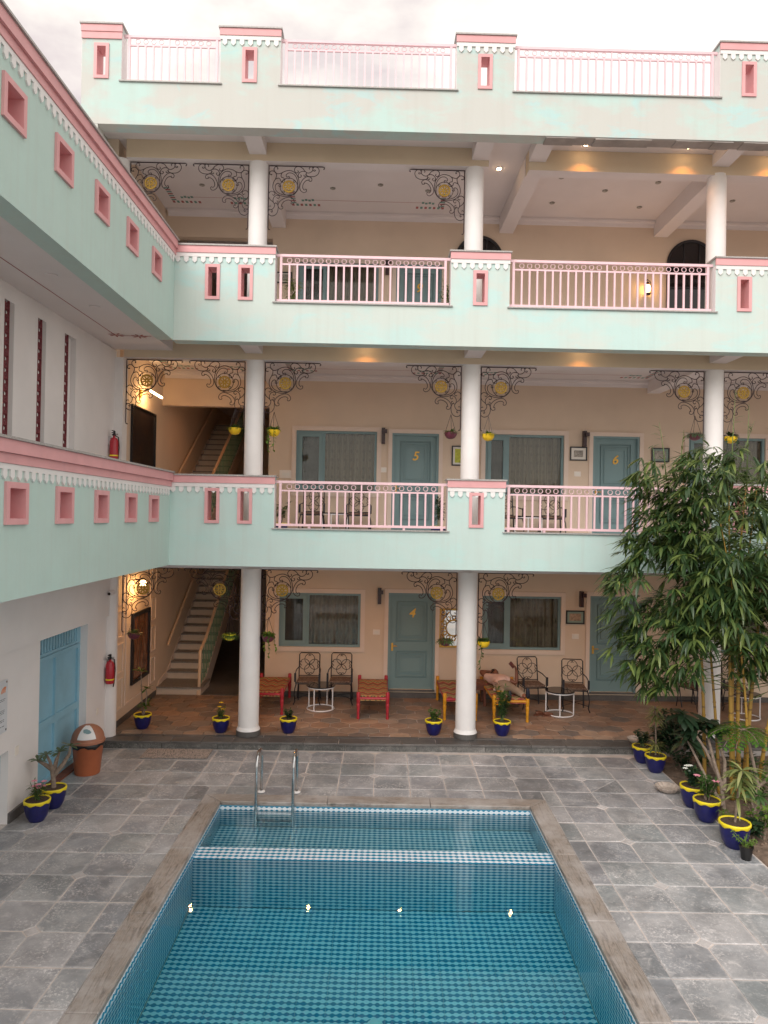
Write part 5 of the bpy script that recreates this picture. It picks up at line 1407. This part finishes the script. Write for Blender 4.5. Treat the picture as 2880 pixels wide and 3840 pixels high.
for z, n_, dx in ((.80, 18, .06), (.72, 20, .05), (.64, 18, .04), (.50, 12, .02)): rosette(lf, Vector((dx,.0,z)), n_, .24, .034, -.15, .8, 1.0)
foliage(t, lf, 'leaf_varieg')
for loc, lb, n_ in (((4.40, 8.60, 0), 'small black nursery pot with thin trailing succulent beside the last blue pot', 7), ((4.52, 9.33, 0), 'small black nursery pot squeezed between two blue pots', 9)):
    t = thing('nursery_pot', lb, 'potted plant', loc); smooth_by_angle(MB().lathe([(.055,0),(.075,.14),(.082,.14),(.082,.16),(.072,.16),(.07,.14)], 18, capt=False).build('pot', 'black_plastic', t)); MB().lathe([(.07,.138),(.01,.142)], 14, capb=False).build('soil', 'soil_pot', t); bushy(t, .14, n_, .14, .18, 'leaf_light', .05, .012, 16)
def bowl(loc, label):
    t = thing('stone_bowl', label, 'bowl', loc, .3, 'shell shaped stone bowls'); b = MB(); n_ = 28
    for r, z in ((.06,0),(.12,.03),(.165,.075),(.175,.095),(.165,.095),(.11,.05),(.03,.03)):
        for k in range(n_): a = 2*PI*k/n_; q = 1+.05*math.cos(a*14/1)*(1 if z > .02 else 0); b.v.append((r*q*math.cos(a), r*q*math.sin(a), z))
    for i in range(6):
        for k in range(n_): b.f.append((i*n_+k, i*n_+(k+1)%n_, (i+1)*n_+(k+1)%n_, (i+1)*n_+k))
    b.f.append(tuple(range(n_-1,-1,-1))); b.f.append(tuple(range(6*n_,7*n_))); b.build('bowl_shell', 'bowl_stone', t, recalc=False)
    MB().lathe([(.085,.045),(.02,.046)], 20, capb=False).build('bowl_water', 'bowl_stone', t)
bowl((4.28, 10.68, .0), 'shallow stone bowl on the paving beside the white flowering pot')
FRAME = FB
bowl((4.50, 12.48, .132), 'shallow stone bowl on the veranda step by the shrubs')

# hanging planters
def hanging(x, z, pm, lm, style, label, y=12.74):
    t = thing('hanging_planter', label, 'planter', (x, y, z), R.uniform(0, 6), 'hanging planters')
    b = MB(); b.lathe([(.03,-.10),(.075,-.08),(.105,-.035),(.112,.015),(.106,.02),(.10,.0)], 22, capt=False); smooth_by_angle(b.build('bowl', pm, t)); MB().lathe([(.10,.0),(.01,.008)], 16, capb=False).build('soil', 'soil_pot', t)
    for k in range(3):
        a = 2*PI*k/3; MB().tube([(.105*math.cos(a), .105*math.sin(a), .015), (0, 0, .34)], .0035, 4).build('chain', 'iron', t)
    lf = MB()
    if style == 'fern':
        for k in range(170):
            d = rnd_dir(-.1, .8); lf.leaf((d.x*.07, d.y*.07, .01), d, R.uniform(.08,.17), .014, 1.3)
    elif style == 'vine':
        for k in range(46): d = rnd_dir(.0, .9); lf.leaf((d.x*.06, d.y*.06, .01+.04*R.random()), d, R.uniform(.06,.10), .055, .6)
        for v in range(3):
            a = R.uniform(0, 6); p = Vector((.1*math.cos(a), .1*math.sin(a), .03)); L_ = R.uniform(.2,.5); pts = [p]
            for q in range(1, 8): pts.append(Vector((p.x*(1.15+.05*q)+R.uniform(-.02,.02), p.y*(1.15+.05*q), .03-L_*q/7)))
            lf.tube(pts, .004, 4)
            for q in pts[1:]: lf.leaf(q, rnd_dir(-.8,.2), .06, .045, .5)
    else:
        for k in range(80): d = rnd_dir(.1, .95); lf.leaf((d.x*.06, d.y*.06, .01), d, R.uniform(.06,.13), .022, .7)
    foliage(t, lf, lm)
hanging(-4.36, 1.88, 'hang_purple', 'leaf_mid', 'bush', 'dark purple hanging bowl in front of the mirror picture')
hanging(-2.68, 1.88, 'hang_lime', 'leaf_mid', 'fern', 'lime yellow hanging bowl in front of the ground floor stairs')
hanging(-2.00, 1.86, 'hang_purple', 'leaf_light', 'vine', 'dark hanging bowl with broad leaves beside the window of room 4')
hanging(1.14, 1.84, 'hang_purple', 'leaf_mid', 'fern', 'dark hanging bowl with bushy fern before the gilt mirror')
hanging(1.82, 1.82, 'hang_yellow', 'leaf_mid', 'vine', 'yellow hanging bowl with a long trailing vine on the ground floor')
hanging(-2.66, 5.52, 'hang_yellow', 'leaf_mid', 'bush', 'yellow hanging bowl in front of the upper stairs')
hanging(-1.97, 5.50, 'hang_yellow', 'leaf_light', 'vine', 'yellow hanging bowl smothered in lime leaves beside the first column')
hanging(1.17, 5.52, 'hang_purple', 'leaf_mid', 'bush', 'purple hanging bowl with spiky plant beside door 5')
hanging(1.84, 5.50, 'hang_yellow', 'leaf_light', 'bush', 'yellow hanging bowl before the window of room 6')
hanging(5.55, 5.58, 'hang_purple', 'leaf_grey', 'fern', 'purple hanging bowl with grey green fern left of the third column')
hanging(6.20, 5.54, 'hang_yellow', 'leaf_dark', 'vine', 'yellow hanging bowl with large leaves right of the third column')

# bin and mat
FRAME = ID
t = thing('waste_bin', 'terracotta plastic waste bin with domed swing lid and black liner beside the gate', 'bin', (-4.49, 11.06, 0), -.5, None, (1.06, 1.06, 1.06))
smooth_by_angle(MB().lathe([(.17,0),(.175,.01),(.215,.44),(.22,.445)], 28, capt=False).build('body', 'bin_orange', t))
b = MB(); b.lathe([(.222,.40),(.23,.42),(.226,.47),(.215,.47)], 28, capb=False, capt=False, fn=lambda a, r, z: .018*math.sin(5*a)+.01*math.sin(11*a) if z < .43 else 0); b.build('liner', 'black_plastic', t, smooth=True)
smooth_by_angle(MB().lathe([(.235,.455),(.238,.485),(.225,.50)], 28, capb=False, capt=False).build('lid_rim', 'bin_lid', t))
b = MB(); n_ = 28
for i in range(9):
    th = PI/2*i/8
    for k in range(n_):
        a = 2*PI*k/n_; r = .225*math.cos(th*.96); b.v.append((r*math.cos(a), r*math.sin(a), .50+.20*math.sin(th)))
for i in range(8):
    for k in range(n_): b.f.append((i*n_+k, i*n_+(k+1)%n_, (i+1)*n_+(k+1)%n_, (i+1)*n_+k))
b.f.append(tuple(range(8*n_, 9*n_)))
ld = smooth_by_angle(b.build('lid', 'bin_lid', t, recalc=False))
b = MB(); nn_ = 12          # white swing flap, a cap laid over the front of the dome
for j in range(nn_+1):
    for i in range(nn_+1):
        u = -.62+1.24*i/nn_; v = .12+.88*j/nn_
        a = -PI/4+u*(1.0 if v < .9 else .9)*(1-.25*v); th = PI/2*v*.86; r = .2285*math.cos(th*.96); b.v.append((r*math.cos(a), r*math.sin(a), .502+.204*math.sin(th)))
for j in range(nn_):
    for i in range(nn_):
        q = j*(nn_+1)+i; b.f.append((q, q+1, q+nn_+2, q+nn_+1))
fl_ = b.build('flap', 'white', ld, smooth=True, recalc=False)
b = MB()
for (du, dv, s_) in ((0,.55,.05),(.12,.5,.04),(-.1,.62,.035)):
    a = -PI/4+du; th = PI/2*dv*.86; r = .2305*math.cos(th*.96); c_ = Vector((r*math.cos(a), r*math.sin(a), .504+.206*math.sin(th))); nrm = Vector((math.cos(a)*math.cos(th), math.sin(a)*math.cos(th), math.sin(th))).normalized(); u_ = nrm.cross(Vector((0,0,1))).normalized(); w_2 = nrm.cross(u_)
    b.add([c_+u_*s_*math.cos(q)+w_2*s_*.6*math.sin(q) for q in [2*PI*k/8 for k in range(8)]], [tuple(range(8))])
b.build('sticker', 'teal', fl_, recalc=False)
t = tag(MB().box(-.55,.55,-.24,.24,0,.012).build('door_mat', 'mat_cloth', loc=(-3.38, 11.99, .004), rot=(0,0,.015)), 'flat worn grey brown mat on the paving below the veranda step', 'mat')
bv = t.modifiers.new('r','BEVEL'); bv.width = .006; bv.segments = 2

# ================================================================== planting bed : bamboo, plumeria, shrubs
bam = thing('bamboo_clump', 'tall golden bamboo clump with drooping dark green leaves in the planting bed', 'bamboo', (5.15, 10.45, 0))
O = Vector((5.15, 10.45, 0))
culm_pts = []
for (bx_, by_, r, mid, top) in ((4.86, 10.75, .030, (4.80, 10.75, 1.8), (4.55, 10.6, 4.2)), (5.12, 10.42, .034, (5.06, 10.42, 1.9), (4.95, 10.3, 4.4)), (5.20, 10.45, .036, (5.13, 10.5, 1.8), (5.30, 10.5, 4.6)), (5.30, 10.52, .033, (5.28, 10.6, 1.9), (5.5, 10.6, 4.5)),
                                (5.36, 10.60, .034, (5.52, 10.65, 1.8), (5.75, 10.6, 4.6)), (5.42, 10.35, .030, (5.62, 10.2, 1.8), (6.05, 10.0, 4.6)), (5.02, 10.62, .026, (4.98, 10.8, 1.7), (4.75, 11.0, 4.7)), (5.25, 10.3, .022, (5.1, 10.1, 1.8), (4.6, 9.8, 4.0))):
    a, m_, t_ = Vector((bx_, by_, .0)), Vector(mid), Vector(top); pts = []
    for k in range(25):
        q = k/24; pts.append((a*(1-q)**2 + (m_*2-(a+t_)*.5)*2*q*(1-q) + t_*q*q) - O)
    cb = MB(); cb.tube(pts, [r*(1-.75*(k/24)**1.5) for k in range(25)], 8)
    ob = cb.build('culm', 'culm', bam, smooth=True); culm_pts.append(pts)
    for k in range(2, 20, 2):
        rr = r*(1-.75*(k/24)**1.5)*1.18; d = (pts[k+1]-pts[k]).normalized(); MB().tube([pts[k]-d*.010, pts[k]+d*.010], rr, 8).build('node_ring', 'culm', ob)
lumps = [(4.10,10.3,4.53,.58),(4.72,10.4,4.40,.72),(5.44,10.4,4.50,.66),(3.98,10.3,3.68,.55),(3.62,10.2,3.02,.50),(4.37,10.2,3.30,.80),(5.17,10.3,3.30,.88),(3.50,10.2,2.24,.40),(4.08,10.2,2.40,.68),(4.85,10.2,2.55,.72),(5.5,10.3,2.38,.62),(6.1,10.3,3.4,.9),(6.0,10.4,4.4,.6),(6.25,10.2,2.4,.6),(3.95,10.3,1.95,.42),(5.9,10.2,1.9,.4)]
lf, tw = MB(), MB()
vol = [r**3 for *_, r in lumps]; tot = sum(vol)
for (cx, cy, cz, r), v in zip(lumps, vol):
    nf_ = int(2900*v/tot*1.0)+26
    for k in range(nf_):
        d = rnd_dir(-1, 1); q = R.uniform(.35, 1)**.6
        p = Vector((cx+d.x*r*q, cy+d.y*r*q*1.15, cz+d.z*r*q)) - O
        if mathutils.noise.noise((p+O)*1.7+Vector((3,7,1))) < -.16: continue
        # twig from a culm
        cp = R.choice(culm_pts); src = min(cp[8:], key=lambda s_: (s_-p).length+.6*abs(s_.z-(p.z-.15)))
        if (src-p).length < 1.5 and R.random() < .3: tw.tube([src, src.lerp(p, .5)+Vector((0,0,.10)), p], [.006, .004, .002], 4)
        out = (p-Vector((0, 0, p.z))); out = out.normalized() if out.length > .1 else rnd_dir()
        out = (out + rnd_dir(-.6,.6)*.8); out.z = R.uniform(-.7, .25); out.normalize()
        base = math.atan2(out.y, out.x)
        nl_ = R.randint(5, 9)
        for i in range(nl_):
            a = base+(i/(nl_-1)-.5)*R.uniform(1.6, 2.6)+R.uniform(-.2,.2); z = out.z+R.uniform(-.35,.2)
            L_ = R.uniform(.13,.34); lf.leaf(p+rnd_dir()*.02, (math.cos(a), math.sin(a), z), L_, L_*R.uniform(.12,.17), R.uniform(.3,.9), 3, .3)
# bright young shoots above the crown
for (x, y, z0, z1, lean) in ((4.05,10.3,4.6,5.45,-.12),(4.25,10.35,4.6,5.35,.06),(5.02,10.4,4.5,5.95,.05),(5.25,10.4,4.5,5.75,.02),(5.62,10.4,4.7,5.6,.10),(5.1,10.4,4.6,5.5,.25),(5.95,10.4,4.7,5.85,.03),(3.9,10.2,4.4,5.1,-.1)):
    pts = [Vector((x, y, z0))-O, Vector((x+lean*.4, y, (z0+z1)/2))-O, Vector((x+lean, y, z1))-O]; tw.tube(pts, [.010,.007,.002], 5)
    for k in range(11):
        q = R.uniform(.25, 1); p = pts[0].lerp(pts[2], q); lf.leaf(p, rnd_dir(-.1,.6), R.uniform(.10,.20), .022, .3)
kind(lf.build('leaves', 'leaf_bamboo', bam, smooth=True, recalc=False), 'stuff'); kind(tw.build('twigs', 'stem_green', bam, smooth=True), 'stuff')

def big_leaf_plant(name, label, cat, loc, trunk, tops, lm, nl, L, w, droop, rad=.03, prof=(.25,.85,1,0)):
    t = thing(name, label, cat, loc)
    for pts in trunk: smooth_by_angle(MB().tube(pts, [rad*(1-.5*i/(len(pts)-1)) for i in range(len(pts))], 8).build('branch', 'bark', t))
    for p in tops:
        for k in range(nl):
            b = MB(); a = 2*PI*k*.382+R.uniform(-.2,.2); z = R.uniform(-.45,.75); q = math.sqrt(1-z*z); b.leaf((0,0,0), (q*math.cos(a), q*math.sin(a), z), L*R.uniform(.75,1.15), w*R.uniform(.85,1.1), droop, 5, .18, None, None)
            b.build('leaf', lm, t, smooth=True, recalc=False, loc=p)
big_leaf_plant('plumeria', 'dark leaved plumeria with bare forked grey branches in front of the bamboo', 'shrub', (4.82, 10.05, 0.02),
    [[(0,0,0),(-.02,.05,.35),(-.16,.25,.75),(-.38,.5,1.15)], [(-.02,.05,.32),(-.10,.1,.62),(-.10,.4,1.05)], [(.0,0,.25),(.10,.2,.6),(.06,.45,.98)], [(-.02,0,.05),(-.20,.15,.40),(-.32,.45,.80)]],
    [(-.38,.5,1.17), (-.10,.4,1.08), (.06,.45,1.0), (-.32,.45,.82), (-.22,.45,1.0)], 'leaf_dark', 16, .36, .105, .8)
big_leaf_plant('plumeria', 'low broad leaved plumeria behind the pink desert rose', 'shrub', (4.98, 9.55, 0.02), [[(0,0,0),(.0,.02,.22),(-.05,.05,.42)], [(0,0,.15),(.10,.05,.36)]], [(-.05,.05,.42), (.10,.05,.36)], 'leaf_mid', 11, .17, .055, .7, .02)
t = thing('glossy_shrub', 'dense dark glossy shrub at the end of the veranda step', 'shrub', (4.95, 12.0, 0))
sm, lf = MB(), MB()
for k in range(46):
    d = rnd_dir(.0, 1); e_ = Vector((d.x*.42, d.y*.25, .25+d.z*.62)); sm.tube([(0,0,0), (e_.x*.4, e_.y*.4, e_.z*.55), e_], [.012,.009,.004], 5)
    for i in range(5): rosette(lf, e_*R.uniform(.55,1.05), 7, .10, .04, -.2, .8, .4, (.2,.8,1,0))
smooth_by_angle(sm.build('stem', 'bark', t)); foliage(t, lf, 'leaf_dark')
t = thing('feathery_tree', 'young feathery leaved tree arching over the soil beside the bamboo', 'tree', (5.12, 9.85, 0))
sm, lf = MB(), MB()
sm.tube([(0,0,0),(.1,.05,.4),(.05,.2,.9),(-.05,.2,1.15)], [.03,.025,.018,.01], 7); sm.tube([(.1,.05,.4),(.35,.0,.62),(.6,.0,.7)], [.024,.02,.012], 7)
for k in range(17):
    a = 2*PI*k/17; src = Vector((-.05,.2,1.12)) if k % 3 else Vector((.5,.0,.68)); d = Vector((math.cos(a), math.sin(a), R.uniform(.1,.55))).normalized(); L_ = R.uniform(.38,.58); p = src.copy(); pts = [p.copy()]
    for i in range(9):
        d = (d+Vector((0,0,-.13))).normalized(); p = p+d*(L_/9); pts.append(p.copy()); sd_ = d.cross(Vector((0,0,1))).normalized()
        for s_ in (-1, 1):
            dd = (sd_*s_+d*.35).normalized()
            for jj in range(4): 
                q = p+dd*(.024*(jj+1)*math.sin(PI*(i+1.5)/11)*1.3); lf.leaf(q, (d*.8+dd*.4), .055, .022, .1); 
    sm.tube(pts, .004, 4)
smooth_by_angle(sm.build('trunk', 'bark', t)); foliage(t, lf, 'leaf_fern')
for (x, y, lb, lm, h, L_) in ((4.92, 9.2, 'low yellow green leafy shrub at the right edge of the soil bed', 'leaf_light', .45, .09), (5.2, 11.6, 'sparse weedy shrub by the veranda plinth behind the bamboo', 'leaf_mid', .40, .09), (4.9, 11.6, 'thin stemmed seedling shrub between the glossy shrub and bamboo', 'leaf_dark', .35, .10), (5.3, 10.15, 'leafy green shrub beyond the feathery tree', 'leaf_mid', .7, .12), (5.55, 10.95, 'dark leafy shrub right of the bamboo culms', 'leaf_dark', .6, .12), (4.75, 9.15, 'low dark leafy plant behind the last blue pot', 'leaf_dark', .28, .12)):
    t = thing('small_shrub', lb, 'shrub', (x, y, .0)); bushy(t, .0, 9, h, h*.6, lm, L_, L_*.42, 18, 'bark')
